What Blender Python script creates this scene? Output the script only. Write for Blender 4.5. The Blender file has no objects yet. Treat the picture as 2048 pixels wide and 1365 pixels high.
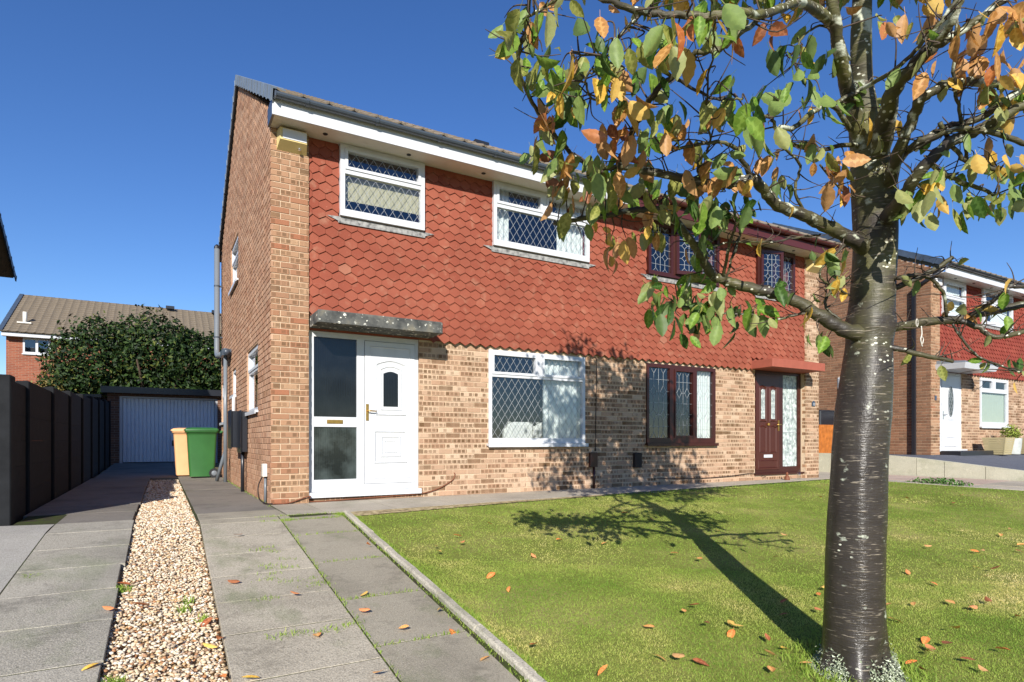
import bpy, math, random
import numpy as np
from mathutils import Vector, Matrix, noise as mnoise
random.seed(7); rng = np.random.default_rng(11)
SC = bpy.context.scene
R = math.radians

# ---------------------------------------------------------------- camera, sky, sun, exposure
FPX, HZ = 1213.0, 882.0                      # focal length and eye level, in pixels of a 2048 px wide frame
PSI = math.atan(704/1213.0)                  # the camera looks this far to the right of the house's depth axis
CAM = np.array([-1.17, -7.90, 0.789])
cd = bpy.data.cameras.new('camera'); cam = bpy.data.objects.new('camera', cd); SC.collection.objects.link(cam)
cam.location = CAM; cam.rotation_euler = (R(90), 0, -PSI)
cd.sensor_width = 36; cd.lens = FPX*36/2048; cd.shift_y = (HZ-682.5)/2048; cd.clip_start = .05; cd.clip_end = 600
SC.camera = cam
SUN_AZ, SUN_EL = R(31), R(26.8)                # shadows run 31 degrees to the right of the depth axis
w = bpy.data.worlds.new('World'); SC.world = w; w.use_nodes = True
nt = w.node_tree; nt.nodes.clear()
sk = nt.nodes.new('ShaderNodeTexSky'); sk.sky_type = 'NISHITA'; sk.sun_disc = False
sk.sun_elevation = SUN_EL; sk.sun_rotation = R(180)+SUN_AZ
sk.air_density = 1.0; sk.dust_density = 0; sk.ozone_density = 5.0
bg = nt.nodes.new('ShaderNodeBackground'); bg.inputs[1].default_value = .098
wo = nt.nodes.new('ShaderNodeOutputWorld')
hs = nt.nodes.new('ShaderNodeHueSaturation'); hs.inputs['Hue'].default_value = .511; hs.inputs['Saturation'].default_value = 1.15; nt.links.new(sk.outputs[0], hs.inputs['Color']); nt.links.new(hs.outputs[0], bg.inputs[0]); nt.links.new(bg.outputs[0], wo.inputs[0])
sl = bpy.data.lights.new('sun', 'SUN'); sl.energy = 5.0; sl.angle = R(.4); sl.color = (1, .955, .88)
so = bpy.data.objects.new('sun', sl); SC.collection.objects.link(so); so.location = (-20, -30, 30)
so.rotation_euler = Vector((math.sin(SUN_AZ)*math.cos(SUN_EL), math.cos(SUN_AZ)*math.cos(SUN_EL), -math.sin(SUN_EL))).to_track_quat('-Z', 'Y').to_euler()
vs = SC.view_settings; vs.view_transform = 'Standard'; vs.look = 'None'; vs.gamma = 1; vs.exposure = .60; vs.use_curve_mapping = False
SC.render.engine = 'CYCLES'; SC.cycles.max_bounces = 8; SC.cycles.transparent_max_bounces = 16

AX = np.array([math.cos(PSI), -math.sin(PSI), 0]); AN = np.array([math.sin(PSI), math.cos(PSI), 0])
def at(u, v, d):                             # a spot of the photograph at a chosen distance from the lens, in metres
    return CAM + d*((u-1024)/FPX*AX + AN + np.array([0, 0, (HZ-v)/FPX]))
def depth(p): return float((np.asarray(p, float)-CAM)@AN)
def shows(p, sx, sz):                        # rough size in the picture, to pick the pieces that show largest
    q = np.asarray(p, float)-CAM; d = q@AN
    if d < .2: return 0
    u = 1024+FPX*(q@AX)/d; v = HZ-FPX*q[2]/d
    return sx*sz/d/d if (-40 < u < 2090 and -40 < v < 1400) else 0

# ---------------------------------------------------------------- mesh helpers
COL = SC.collection
def tag(o, label=None, cat=None, group=None, kind=None):
    if label: o['label'] = label
    if cat: o['category'] = cat
    if group: o['group'] = group
    if kind: o['kind'] = kind
    return o
def empty(name, loc, label=None, cat=None, group=None, kind=None):
    o = bpy.data.objects.new(name, None); COL.objects.link(o); o.location = loc; o.empty_display_size = .2
    return tag(o, label, cat, group, kind)
def attach(o, parent):
    if parent is not None:
        o.parent = parent
        o.matrix_parent_inverse = Matrix.Translation(-Vector(parent.location))   # every location is then a world location
    return o
def link(name, me, parent=None, loc=None):
    o = bpy.data.objects.new(name, me); COL.objects.link(o)
    if loc is not None: o.location = loc
    return attach(o, parent)
class B:
    """collects shapes, then becomes one mesh"""
    def __init__(s): s.v = []; s.f = []; s.mi = []; s.m = 0; s.c = []; s.col = (0, 0, 0, 1); s.uv = []; s.sm = []; s.smooth = False
    def add(s, vs_, fs, uv=None):
        n = len(s.v); s.v += [tuple(float(q) for q in p) for p in vs_]; s.c += [s.col]*len(vs_)
        s.uv += list(uv) if uv is not None else [(0, 0)]*len(vs_)
        for f in fs: s.f.append(tuple(i+n for i in f)); s.mi.append(s.m); s.sm.append(s.smooth)
        return s
    def box(s, x0, x1, y0, y1, z0, z1):
        if x0 > x1: x0, x1 = x1, x0
        if y0 > y1: y0, y1 = y1, y0
        if z0 > z1: z0, z1 = z1, z0
        return s.add([(x0,y0,z0),(x1,y0,z0),(x1,y1,z0),(x0,y1,z0),(x0,y0,z1),(x1,y0,z1),(x1,y1,z1),(x0,y1,z1)],
              [(0,3,2,1),(4,5,6,7),(0,1,5,4),(1,2,6,5),(2,3,7,6),(3,0,4,7)])
    def pbox(s, P, a0, a1, d0, d1, z0, z1):
        p, q = P(a0, d0, z0), P(a1, d1, z1); return s.box(p[0], q[0], p[1], q[1], p[2], q[2])
    def bev(s, x0, x1, y0, y1, z0, z1, b):       # box with chamfered vertical and top edges
        xs = (x0, x1); ys = (y0, y1); V = []
        def ring(z, i): return [(x0+b+i,y0+i,z),(x1-b-i,y0+i,z),(x1-i,y0+b+i,z),(x1-i,y1-b-i,z),(x1-b-i,y1-i,z),(x0+b+i,y1-i,z),(x0+i,y1-b-i,z),(x0+i,y0+b+i,z)]
        V = ring(z0, 0)+ring(z1-b, 0)+ring(z1, b*.8)
        F = [tuple(range(7,-1,-1)), tuple(range(16,24))]
        for k in (0, 8):
            for i in range(8): F.append((k+i, k+(i+1) % 8, k+8+(i+1) % 8, k+8+i))
        return s.add(V, F)
    def prism(s, poly, ext, P=None):             # closed outline (a,z) between depths ext=(d0,d1)
        P = P or (lambda a, d, z: (a, d, z)); n = len(poly)
        V = [P(a, ext[0], z) for a, z in poly]+[P(a, ext[1], z) for a, z in poly]
        F = [tuple(range(n)), tuple(range(2*n-1, n-1, -1))]+[(i, n+i, n+(i+1) % n, (i+1) % n) for i in range(n)]
        return s.add(V, F)
    def tube(s, pts, rad, seg=8, caps=True, wob=None):
        pts = [Vector(p) for p in pts]; n = len(pts)
        rad = [rad]*n if isinstance(rad, (int, float)) else rad
        t = [(pts[min(i+1, n-1)]-pts[max(i-1, 0)]).normalized() for i in range(n)]
        ref = Vector((0, 0, 1)) if abs(t[0].z) < .9 else Vector((1, 0, 0))
        u = t[0].cross(ref).normalized(); V = []
        for i in range(n):
            u = (u-t[i]*u.dot(t[i])).normalized(); vv = t[i].cross(u)
            for k in range(seg):
                a = 2*math.pi*k/seg; r = rad[i]*(wob(pts[i], a, i) if wob else 1)
                V.append(pts[i]+(u*math.cos(a)+vv*math.sin(a))*r)
        F = []
        for i in range(n-1):
            for k in range(seg): F.append((i*seg+k, i*seg+(k+1) % seg, (i+1)*seg+(k+1) % seg, (i+1)*seg+k))
        if caps: F += [tuple(range(seg-1, -1, -1)), tuple(range((n-1)*seg, n*seg))]
        sm, s.smooth = s.smooth, True; s.add(V, F); s.smooth = sm; return s
    def lathe(s, c, prof, seg=24):
        V = [(c[0]+r*math.cos(2*math.pi*k/seg), c[1]+r*math.sin(2*math.pi*k/seg), c[2]+z) for r, z in prof for k in range(seg)]
        F = [(i*seg+k, i*seg+(k+1) % seg, (i+1)*seg+(k+1) % seg, (i+1)*seg+k) for i in range(len(prof)-1) for k in range(seg)]
        F += [tuple(range(seg-1, -1, -1)), tuple(range((len(prof)-1)*seg, len(prof)*seg))]
        return s.add(V, F)
    def mesh(s, name, mats):
        me = bpy.data.meshes.new(name); me.from_pydata(s.v, [], s.f)
        for m in (mats if isinstance(mats, (list, tuple)) else [mats]): me.materials.append(m)
        me.polygons.foreach_set('material_index', s.mi); me.polygons.foreach_set('use_smooth', s.sm)
        a = me.color_attributes.new('pc', 'FLOAT_COLOR', 'POINT'); a.data.foreach_set('color', np.array(s.c, np.float32).ravel())
        u = me.uv_layers.new(name='UVMap'); li = np.empty(len(me.loops), np.int32); me.loops.foreach_get('vertex_index', li)
        u.data.foreach_set('uv', np.array(s.uv, np.float32)[li].ravel())
        me.update(); return me
    def obj(s, name, mats, parent=None, **k):
        o = link(name, s.mesh(name, mats), parent); return tag(o, **k)
def bulk(name, V, F, mats, parent=None, col=None, mi=None, smooth=False):   # many alike shapes from arrays
    me = bpy.data.meshes.new(name); nv, nf = len(V), len(F); k = F.shape[1]
    me.vertices.add(nv); me.vertices.foreach_set('co', np.ascontiguousarray(V, np.float32).ravel())
    me.loops.add(nf*k); me.loops.foreach_set('vertex_index', np.ascontiguousarray(F, np.int32).ravel())
    me.polygons.add(nf); me.polygons.foreach_set('loop_start', np.arange(0, nf*k, k, dtype=np.int32))
    for m in (mats if isinstance(mats, (list, tuple)) else [mats]): me.materials.append(m)
    if mi is not None: me.polygons.foreach_set('material_index', np.ascontiguousarray(mi, np.int32))
    me.polygons.foreach_set('use_smooth', np.full(nf, smooth))
    if col is not None:
        a = me.color_attributes.new('pc', 'FLOAT_COLOR', 'POINT'); a.data.foreach_set('color', np.ascontiguousarray(col, np.float32).ravel())
    me.update(calc_edges=True); return link(name, me, parent)
def cells(rect, holes):                      # a rectangle minus rectangular openings, as rectangles
    x0, x1, z0, z1 = rect
    zs = sorted({z0, z1, *[min(max(q, z0), z1) for h in holes for q in h[2:]]}); out = []
    for a, b in zip(zs, zs[1:]):
        if b-a < 1e-5: continue
        m = (a+b)/2; cut = sorted((h[0], h[1]) for h in holes if h[2] < m < h[3]); x = x0
        for c0, c1 in cut:
            if c0 > x+1e-5: out.append((x, min(c0, x1), a, b))
            x = max(x, c1)
        if x < x1-1e-5: out.append((x, x1, a, b))
    return out
def spline(pts, n):                          # smooth path through points (any dimension)
    P = np.array([pts[0]]+list(pts)+[pts[-1]], float); out = []
    for i in range(1, len(P)-2):
        for t in np.linspace(0, 1, n, endpoint=False):
            a, b, c, d = P[i-1:i+3]
            out.append(.5*((2*b)+(c-a)*t+(2*a-5*b+4*c-d)*t*t+(-a+3*b-3*c+d)*t**3))
    out.append(P[-2]); return np.array(out)

# ---------------------------------------------------------------- materials
def ls(f, *c): return tuple(q*f for q in lin(*c)[:3])+(1,)
def lin(*c): return tuple(((q/255)/12.92 if q/255 <= .04045 else ((q/255+.055)/1.055)**2.4) for q in c)+(1,)
class N:
    def __init__(s, name, rough=.8, spec=.3):
        s.mat = bpy.data.materials.new(name); s.mat.use_nodes = True; s.t = s.mat.node_tree; s.b = s.t.nodes['Principled BSDF']
        s.b.inputs['Roughness'].default_value = rough; s.b.inputs['Specular IOR Level'].default_value = spec
    def n(s, typ, **k):
        o = s.t.nodes.new('ShaderNode'+typ)
        for a, v in k.items(): setattr(o, a, v)
        return o
    def put(s, sock, v):
        if hasattr(v, 'is_output') or isinstance(v, bpy.types.NodeSocket): s.t.links.new(v, sock)
        else: sock.default_value = v
    def pos(s, sx=1, sy=None, sz=None):
        g = s.n('NewGeometry').outputs['Position']
        if sy is None: sy = sz = sx
        m = s.n('VectorMath', operation='MULTIPLY'); s.put(m.inputs[0], g); m.inputs[1].default_value = (sx, sy, sz); return m.outputs[0]
    def uvm(s): return s.n('UVMap', uv_map='UVMap').outputs[0]
    def noise(s, scale=1, detail=4, vec=None, rough=.55, out=0):
        o = s.n('TexNoise'); o.inputs['Scale'].default_value = scale; o.inputs['Detail'].default_value = detail; o.inputs['Roughness'].default_value = rough
        s.put(o.inputs['Vector'], vec if vec is not None else s.pos()); return o.outputs[out]
    def vor(s, scale, vec=None, feature='F1', out=0, rnd=1):
        o = s.n('TexVoronoi', feature=feature); o.inputs['Scale'].default_value = scale; o.inputs['Randomness'].default_value = rnd
        s.put(o.inputs['Vector'], vec if vec is not None else s.pos()); return o.outputs[out]
    def ramp(s, f, stops, interp='LINEAR'):
        o = s.n('ValToRGB'); r = o.color_ramp; r.interpolation = interp
        while len(r.elements) < len(stops): r.elements.new(.5)
        for e, (p, c) in zip(r.elements, stops): e.position = p; e.color = c if len(c) == 4 else tuple(c)+(1,)
        s.put(o.inputs[0], f); return o.outputs[0]
    def mix(s, f, a, b, blend='MIX'):
        o = s.n('Mix', data_type='RGBA', blend_type=blend)
        s.put(o.inputs[0], f); s.put(o.inputs[6], a); s.put(o.inputs[7], b); return o.outputs[2]
    def math(s, op, a, b=0, c=0):
        o = s.n('Math', operation=op)
        for i, q in enumerate((a, b, c)): s.put(o.inputs[i], q)
        return o.outputs[0]
    def step(s, f, lo, hi):
        o = s.n('MapRange'); s.put(o.inputs[0], f); o.inputs[1].default_value = lo; o.inputs[2].default_value = hi; return o.outputs[0]
    def attr(s):
        a = s.n('Attribute', attribute_name='pc'); q = s.n('SeparateColor'); s.t.links.new(a.outputs['Color'], q.inputs[0]); return q.outputs
    def rnd(s): return s.n('ObjectInfo').outputs['Random']
    def bump(s, h, strength=.5, dist=.005):
        o = s.n('Bump'); o.inputs['Strength'].default_value = strength; o.inputs['Distance'].default_value = dist
        s.put(o.inputs['Height'], h); s.t.links.new(o.outputs[0], s.b.inputs['Normal']); return s
    def base(s, c): s.put(s.b.inputs['Base Color'], c); return s
    def rough(s, r): s.put(s.b.inputs['Roughness'], r); return s
def plain(name, c, rough=.6, spec=.3, var=.12, scale=6, metal=0, bump=0, bscale=60):
    m = N(name, rough, spec); f = m.noise(scale, 5)
    d = tuple(q*(1-var) for q in c[:3])+(1,); l = tuple(min(1, q*(1+var)) for q in c[:3])+(1,)
    m.base(m.ramp(f, [(.3, d), (.7, l)])); m.b.inputs['Metallic'].default_value = metal
    if bump: m.bump(m.noise(bscale, 4), bump, .004)
    return m.mat
def brick_mat(name, stops, dark, amount, grime=.25):
    m = N(name, .9, .2); a = m.attr(); uv = m.uvm(); sp = m.n('SeparateXYZ'); m.put(sp.inputs[0], uv)
    wob = m.noise(55, 3); wx = m.math('ADD', sp.outputs[0], m.math('MULTIPLY', m.math('SUBTRACT', wob, .5), .014))
    wz = m.math('ADD', sp.outputs[1], m.math('MULTIPLY', m.math('SUBTRACT', wob, .5), .012))
    q = m.math('ADD', m.math('DIVIDE', wx, .068), m.math('MULTIPLY', a[2], .35))
    cell = m.math('FLOOR', q); fr = m.math('FRACT', q)
    ins = m.math('MULTIPLY', m.step(m.math('MINIMUM', fr, m.math('SUBTRACT', 1, fr)), .09, .15), m.step(m.math('MINIMUM', wz, m.math('SUBTRACT', .065, wz)), .005, .011))
    cv = m.n('CombineXYZ'); m.put(cv.inputs[0], cell); m.put(cv.inputs[1], m.math('MULTIPLY', a[1], 91.7)); m.put(cv.inputs[2], m.math('MULTIPLY', a[2], 37.1))
    wn = m.n('TexWhiteNoise', noise_dimensions='3D'); m.put(wn.inputs[0], cv.outputs[0])
    on = m.math('LESS_THAN', wn.outputs[0], m.math('MULTIPLY', m.math('POWER', a[1], .8), amount*1.7))
    whole = m.math('LESS_THAN', a[2], amount*.16)
    ins2 = m.math('MULTIPLY', m.math('MAXIMUM', m.math('MULTIPLY', ins, on), m.math('MULTIPLY', whole, m.step(wz, .003, .009))), m.math('ADD', .45, m.math('MULTIPLY', wn.outputs[0], .55)))
    body = m.ramp(a[0], stops)
    body = m.mix(m.math('MULTIPLY', m.noise(38, 5), .42), body, tuple(q_*.55 for q_ in stops[1][1][:3])+(1,))
    dk = m.mix(m.noise(90, 4), dark, tuple(q_*2.0 for q_ in dark[:3])+(1,))
    c = m.mix(m.math('MULTIPLY', ins2, .92), body, dk)
    c = m.mix(m.math('MULTIPLY', m.step(m.noise(1.3, 5), .45, .8), grime), c, (.16, .125, .09, 1))
    m.base(c); m.bump(m.noise(170, 5), .55, .004); return m.mat
FRONT = [(0, ls(.78, 218, 182, 150)), (.35, ls(.72, 200, 160, 130)), (.7, ls(.80, 224, 194, 164)), (1, ls(.70, 188, 148, 118))]
PIER = [(0, ls(.70, 206, 162, 126)), (.3, ls(.66, 188, 140, 108)), (.6, ls(.72, 208, 170, 134)), (.96, ls(.66, 190, 142, 108)), (1, ls(.6, 200, 130, 96))]
GABLE = [(0, ls(1.0, 194, 154, 124)), (.4, ls(.95, 176, 134, 106)), (.75, ls(1.0, 192, 156, 128)), (1, ls(.9, 170, 122, 94))]
M_front = brick_mat('buff_brick', FRONT, ls(.42, 108, 78, 46), .74, .16)
M_pier = brick_mat('tan_brick', PIER, ls(.42, 112, 86, 60), .56, .18)
M_gable = brick_mat('pinkish_gable_brick', GABLE, lin(112, 82, 60), .22, .3)
M_h3g = brick_mat('brown_gable_brick', [(0, lin(150, 112, 86)), (.5, lin(128, 92, 70)), (1, lin(160, 118, 90))], lin(88, 66, 50), .4, .2)
def mortar(name, c):
    m = N(name, .95, .1); m.base(m.mix(m.noise(30, 5), c, tuple(q*.72 for q in c[:3])+(1,))); m.bump(m.noise(220, 3), .5, .003); return m.mat
M_mort = mortar('cream_mortar', ls(.80, 234, 208, 176)); M_mortg = mortar('brown_mortar', ls(1.05, 186, 152, 122)); M_mort3 = mortar('grey_mortar', lin(196, 172, 146))
def tile_mat(name, c1, c2, pale, amt):
    m = N(name, .85, .2); a = m.attr(); r = m.math('FRACT', m.math('ADD', a[0], m.rnd()))
    c = m.mix(r, c1, c2)
    c = m.mix(m.math('MULTIPLY', m.step(m.noise(7, 6), .56, .75), amt), c, pale)
    c = m.mix(m.math('MULTIPLY', m.math('GREATER_THAN', m.math('FRACT', m.math('MULTIPLY', r, 7.31)), .985), .4), c, pale)
    c = m.mix(m.step(m.noise(70, 5), .66, .78), c, tuple(min(1, q*1.6) for q in pale[:3])+(1,))
    c = m.mix(m.math('MULTIPLY', m.step(m.noise(1.6, 6), .35, .75), .5), c, tuple(q*.62 for q in c1[:3])+(1,))
    m.base(c); m.bump(m.noise(130, 4), .35, .003); return m.mat
M_tile = tile_mat('red_clay_tile', ls(.54, 178, 94, 72), ls(.58, 188, 108, 84), ls(.62, 202, 152, 124), .6)
M_tile3 = tile_mat('dark_red_clay_tile', ls(.52, 168, 76, 62), ls(.55, 182, 90, 72), ls(.6, 200, 140, 114), .25)
def roof_mat(name, c1, c2):
    m = N(name, .9, .2); c = m.mix(m.noise(3, 6), c1, c2); c = m.mix(m.step(m.noise(26, 5), .55, .75), c, tuple(q*.45 for q in c1[:3])+(1,))
    m.base(c); m.bump(m.noise(60, 4), .5, .01); return m.mat
M_roof = roof_mat('brown_concrete_tile', ls(.62, 150, 134, 116), ls(.62, 172, 158, 138)); M_roofb = roof_mat('sooty_brown_tile', ls(.7, 132, 118, 100), ls(.7, 152, 138, 118))
M_slate = plain('slate_grey_cap', lin(112, 124, 138), .55, .4, .15); M_slated = plain('dark_slate_cap', lin(64, 76, 92), .5, .4, .2)
def pvc(name, c, dirt=.28):
    m = N(name, .32, .5); m.base(m.mix(m.math('MULTIPLY', m.step(m.noise(5, 6), .5, .85), dirt), c, tuple(q*.55 for q in c[:3])+(1,))); return m.mat
M_white = pvc('white_plastic', (.56, .57, .585, 1)); M_brownp = pvc('mahogany_plastic', ls(.42, 92, 42, 34)); M_brownd = pvc('mahogany_door', ls(.45, 104, 50, 38))
M_fascb = pvc('brown_fascia', ls(.5, 108, 52, 44)); M_soff = pvc('off_white_soffit', lin(214, 208, 196), .4)
M_grey = pvc('grey_plastic', lin(110, 116, 122)); M_black = pvc('black_plastic', lin(34, 36, 42)); M_gut = pvc('dark_grey_gutter', lin(66, 74, 84))
M_brass = plain('brass', lin(200, 160, 86), .35, .5, .2, 20, .9); M_chrome = plain('chrome', (.6, .6, .62, 1), .2, .5, .05, 10, 1)
M_lead = plain('lead_came', ls(.6, 206, 210, 212), .45, .5, .1, 40, .3); M_apron = None
m = N('weathered_lead', .7, .4); m.base(m.ramp(m.noise(16, 6), [(.3, ls(.6, 70, 70, 72)), (.48, ls(.6, 168, 166, 162)), (.7, ls(.6, 206, 204, 198))])); M_apron = m.mat
def glass_mat(name, tint=(.86, .9, .9, 1), refl=1.0):
    m = N(name); t = m.t; t.nodes.remove(m.b); out = t.nodes['Material Output']
    tr = m.n('BsdfTransparent'); tr.inputs[0].default_value = tint; gl = m.n('BsdfGlossy'); gl.inputs['Roughness'].default_value = .015
    gl.inputs['Color'].default_value = (.9*refl, .93*refl, refl, 1)
    b = m.n('Bump'); b.inputs['Strength'].default_value = .12; b.inputs['Distance'].default_value = .01; m.put(b.inputs['Height'], m.noise(1.6, 2)); t.links.new(b.outputs[0], gl.inputs['Normal'])
    fr = m.n('Fresnel'); fr.inputs['IOR'].default_value = 2.0; mx = m.n('MixShader')
    m.put(mx.inputs[0], m.math('MULTIPLY', fr.outputs[0], m.math('SUBTRACT', 1, m.n('NewGeometry').outputs['Backfacing']))); t.links.new(tr.outputs[0], mx.inputs[1]); t.links.new(gl.outputs[0], mx.inputs[2]); t.links.new(mx.outputs[0], out.inputs[0]); return m.mat
M_glass = glass_mat('window_glass', (.95, .97, .97, 1)); 
def reed_mat(name, c1, c2):
    m = N(name, .12, .6); c = m.ramp(m.noise(3.2, 4, rough=.6), [(.42, c1), (.72, c2)]); m.base(c)
    w_ = m.n('TexWave', wave_type='BANDS', bands_direction='X'); w_.inputs['Scale'].default_value = 14; m.put(w_.inputs['Vector'], m.pos()); m.bump(w_.outputs[1], .35, .004); return m.mat
M_reed = reed_mat('reeded_dark_glass', (.004, .004, .005, 1), (.010, .011, .012, 1)); M_reed2 = reed_mat('reeded_glass_pane', (.010, .014, .014, 1), (.055, .07, .068, 1))
m = N('frosted_glass', .25, .6); m.base(m.ramp(m.noise(14, 5), [(.35, lin(120, 132, 128)), (.65, lin(206, 214, 208))])); m.bump(m.noise(70, 3), .5, .004); M_frost = m.mat
def cloth(name, c, var=.1): 
    m = N(name, .9, .1); m.base(m.mix(m.noise(9, 4), c, tuple(q*(1-var) for q in c[:3])+(1,))); return m.mat
M_net = cloth('white_net_curtain', (.66, .68, .65, 1)); M_blind = cloth('cream_blind', ls(.7, 206, 196, 160)); M_sofa = cloth('pale_grey_fabric', (.62, .62, .60, 1))
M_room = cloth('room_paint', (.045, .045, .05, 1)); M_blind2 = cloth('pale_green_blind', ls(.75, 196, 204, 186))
M_yellow = plain('yellow_plastic', ls(.7, 244, 220, 150), .45, .4, .06); M_orange = plain('peach_plastic', ls(.75, 250, 190, 136), .5, .4, .05); M_green = plain('green_plastic', ls(.6, 62, 122, 62), .42, .45, .12, 3)
M_rubber = plain('black_rubber', (.02, .02, .022, 1), .7, .3)
def lichen_conc(name):
    m = N(name, .92, .2); c = m.ramp(m.noise(7, 6), [(.3, lin(52, 54, 54)), (.55, lin(92, 92, 88)), (.75, lin(120, 114, 98))])
    v = m.vor(15, m.pos()); n = m.noise(9, 3); c = m.mix(m.math('MULTIPLY', m.math('LESS_THAN', m.math('ADD', v, m.math('MULTIPLY', m.noise(60, 3), .12)), .33), m.step(n, .5, .56)), c, lin(216, 214, 200))
    c = m.mix(m.step(m.noise(22, 5), .62, .72), c, lin(196, 194, 182)); m.base(c); m.bump(m.noise(60, 5), .6, .006); return m.mat
M_canopy = lichen_conc('lichened_concrete'); M_terra = plain('terracotta_paint', ls(.52, 200, 112, 90), .7, .3, .08, 8)
def conc(name, c1, c2, dark=.35, algae=.0, speck=1.0, grain=240):
    m = N(name, .9, .25); r = m.rnd()
    c = m.mix(m.noise(2.6, 6), c1, c2); c = m.mix(m.math('MULTIPLY', r, .3), c, tuple(q*.6 for q in c1[:3])+(1,))
    c = m.mix(m.math('MULTIPLY', m.step(m.noise(grain, 3), .42, .62), .5*speck), c, tuple(min(1, q*1.55) for q in c2[:3])+(1,))
    c = m.mix(m.math('MULTIPLY', m.step(m.noise(grain*.6, 3, m.pos(1.03)), .55, .7), .55*speck), c, tuple(q*.35 for q in c1[:3])+(1,))
    c = m.mix(m.math('MULTIPLY', m.step(m.noise(.9, 6), .5, .75), dark), c, tuple(q*.4 for q in c1[:3])+(1,))
    c = m.mix(m.math('MULTIPLY', m.step(m.noise(3.4, 9, rough=.72), .54, .64), dark*.75), c, tuple(q*.5 for q in c1[:3])+(1,)); c = m.mix(m.math('MULTIPLY', m.step(m.noise(5.2, 8, m.pos(1.3), .7), .58, .66), .35), c, tuple(min(1, q*1.25) for q in c2[:3])+(1,))
    if algae: c = m.mix(m.math('MULTIPLY', m.step(m.noise(1.7, 7, m.pos(1, .55, 1), .7), .54, .68), algae), c, lin(84, 104, 48))
    m.base(c); m.bump(m.noise(grain, 5), .9, .006); return m.mat
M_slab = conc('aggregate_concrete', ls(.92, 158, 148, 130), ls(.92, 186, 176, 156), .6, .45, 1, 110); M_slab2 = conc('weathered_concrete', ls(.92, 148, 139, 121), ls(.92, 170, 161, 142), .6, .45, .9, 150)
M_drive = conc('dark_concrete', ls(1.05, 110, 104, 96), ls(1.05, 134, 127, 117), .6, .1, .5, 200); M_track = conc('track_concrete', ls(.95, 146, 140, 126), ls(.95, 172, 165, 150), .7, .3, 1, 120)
M_pale = conc('pale_concrete', lin(152, 147, 138), lin(176, 171, 160), .3, .1, .9, 160); M_kerb = conc('rough_concrete_edge', lin(156, 148, 132), lin(186, 178, 160), .4, .3, 1, 90)
M_path = conc('path_concrete', ls(.95, 164, 154, 138), ls(.95, 188, 178, 160), .35, .15, .8, 170); M_pink = conc('pinkish_concrete', lin(178, 152, 136), lin(190, 172, 158), .25, .05, .5, 200)
M_wallc = conc('retaining_concrete', lin(176, 172, 150), lin(200, 196, 176), .25, .25, .3, 60); M_terr = conc('charcoal_paving', lin(84, 88, 98), lin(108, 110, 118), .3, 0, .5, 60)
M_fence = plain('charcoal_painted_concrete', lin(30, 31, 33), .85, .2, .25, 9, 0, .5, 90)

# ---------------------------------------------------------------- ground, paving, lawn
def gz(x, y):                                # the front gardens fall towards the street
    x = np.asarray(x, float); y = np.asarray(y, float)
    k = .085-.083*np.clip((x-9.0)/4.2, 0, 1)
    return k*np.minimum(0, np.maximum(y, -9)+1.2)+.11*np.clip((y-7)/7, 0, 1)
m = N('soil', .95, .1); m.base(m.mix(m.noise(4, 6), lin(96, 84, 60), lin(126, 116, 84))); m.bump(m.noise(60, 5), .8, .02); M_soil = m.mat
m = N('mossy_joint', .95, .1); m.base(m.mix(m.step(m.noise(9, 5), .4, .65), lin(62, 58, 46), lin(66, 78, 34))); M_joint = m.mat
xs = np.concatenate([np.linspace(-90, -4, 12), np.linspace(-3, 17, 41), np.linspace(18, 110, 14)]); ys = np.concatenate([np.linspace(-80, -10, 10), np.linspace(-9, 15, 49), np.linspace(16, 120, 14)])
GX, GY = np.meshgrid(xs, ys); V = np.stack([GX, GY, gz(GX, GY)-.07], -1).reshape(-1, 3)
nx, ny = len(xs), len(ys); I = (np.arange(ny-1)[:, None]*nx+np.arange(nx-1)[None]).ravel()
tag(bulk('ground', V, np.stack([I, I+1, I+nx+1, I+nx], -1), M_soil), kind='structure')

def sheet(name, poly, off, mat, n=24, parent=None):    # a sheet laid on the terrain inside a four-sided outline
    a, b, c, d = [np.array(p, float) for p in poly]; s = np.linspace(0, 1, n+1)
    U, W = np.meshgrid(s, s); P = (a[None, None]*((1-U)*(1-W))[..., None]+b*(U*(1-W))[..., None]+c*(U*W)[..., None]+d*((1-U)*W)[..., None]).reshape(-1, 2)
    V = np.column_stack([P, gz(P[:, 0], P[:, 1])+off]); I = (np.arange(n)[:, None]*(n+1)+np.arange(n)[None]).ravel()
    return bulk(name, V, np.stack([I, I+1, I+n+2, I+n+1], -1), mat, parent)
def slab(parent, name, q, mat, th=.05, off=0, jit=.001, bevel=.002):
    q = [np.array(p, float) for p in q]; c = sum(q)/4; b = B()
    j = [random.uniform(-jit, jit) for _ in range(4)]
    top = [(*p, float(gz(*p))+off+k-bevel) for p, k in zip(q, j)]
    inn = [p+(c-p)/np.linalg.norm(c-p)*bevel*1.6 for p in q]; tin = [(*p, float(gz(*p))+off+k) for p, k in zip(inn, j)]
    bot = [(*p, float(gz(*p))+off-th) for p in q]
    b.add(bot+top+tin, [(8, 9, 10, 11)]+[(i, (i+1) % 4, 4+(i+1) % 4, 4+i) for i in range(4)]+[(4+i, 4+(i+1) % 4, 8+(i+1) % 4, 8+i) for i in range(4)])
    return b.obj(name, mat, parent)
GAP = .010
def kx(y): return .60+.052*(y+1.3)           # lawn edging runs slightly askew
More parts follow.
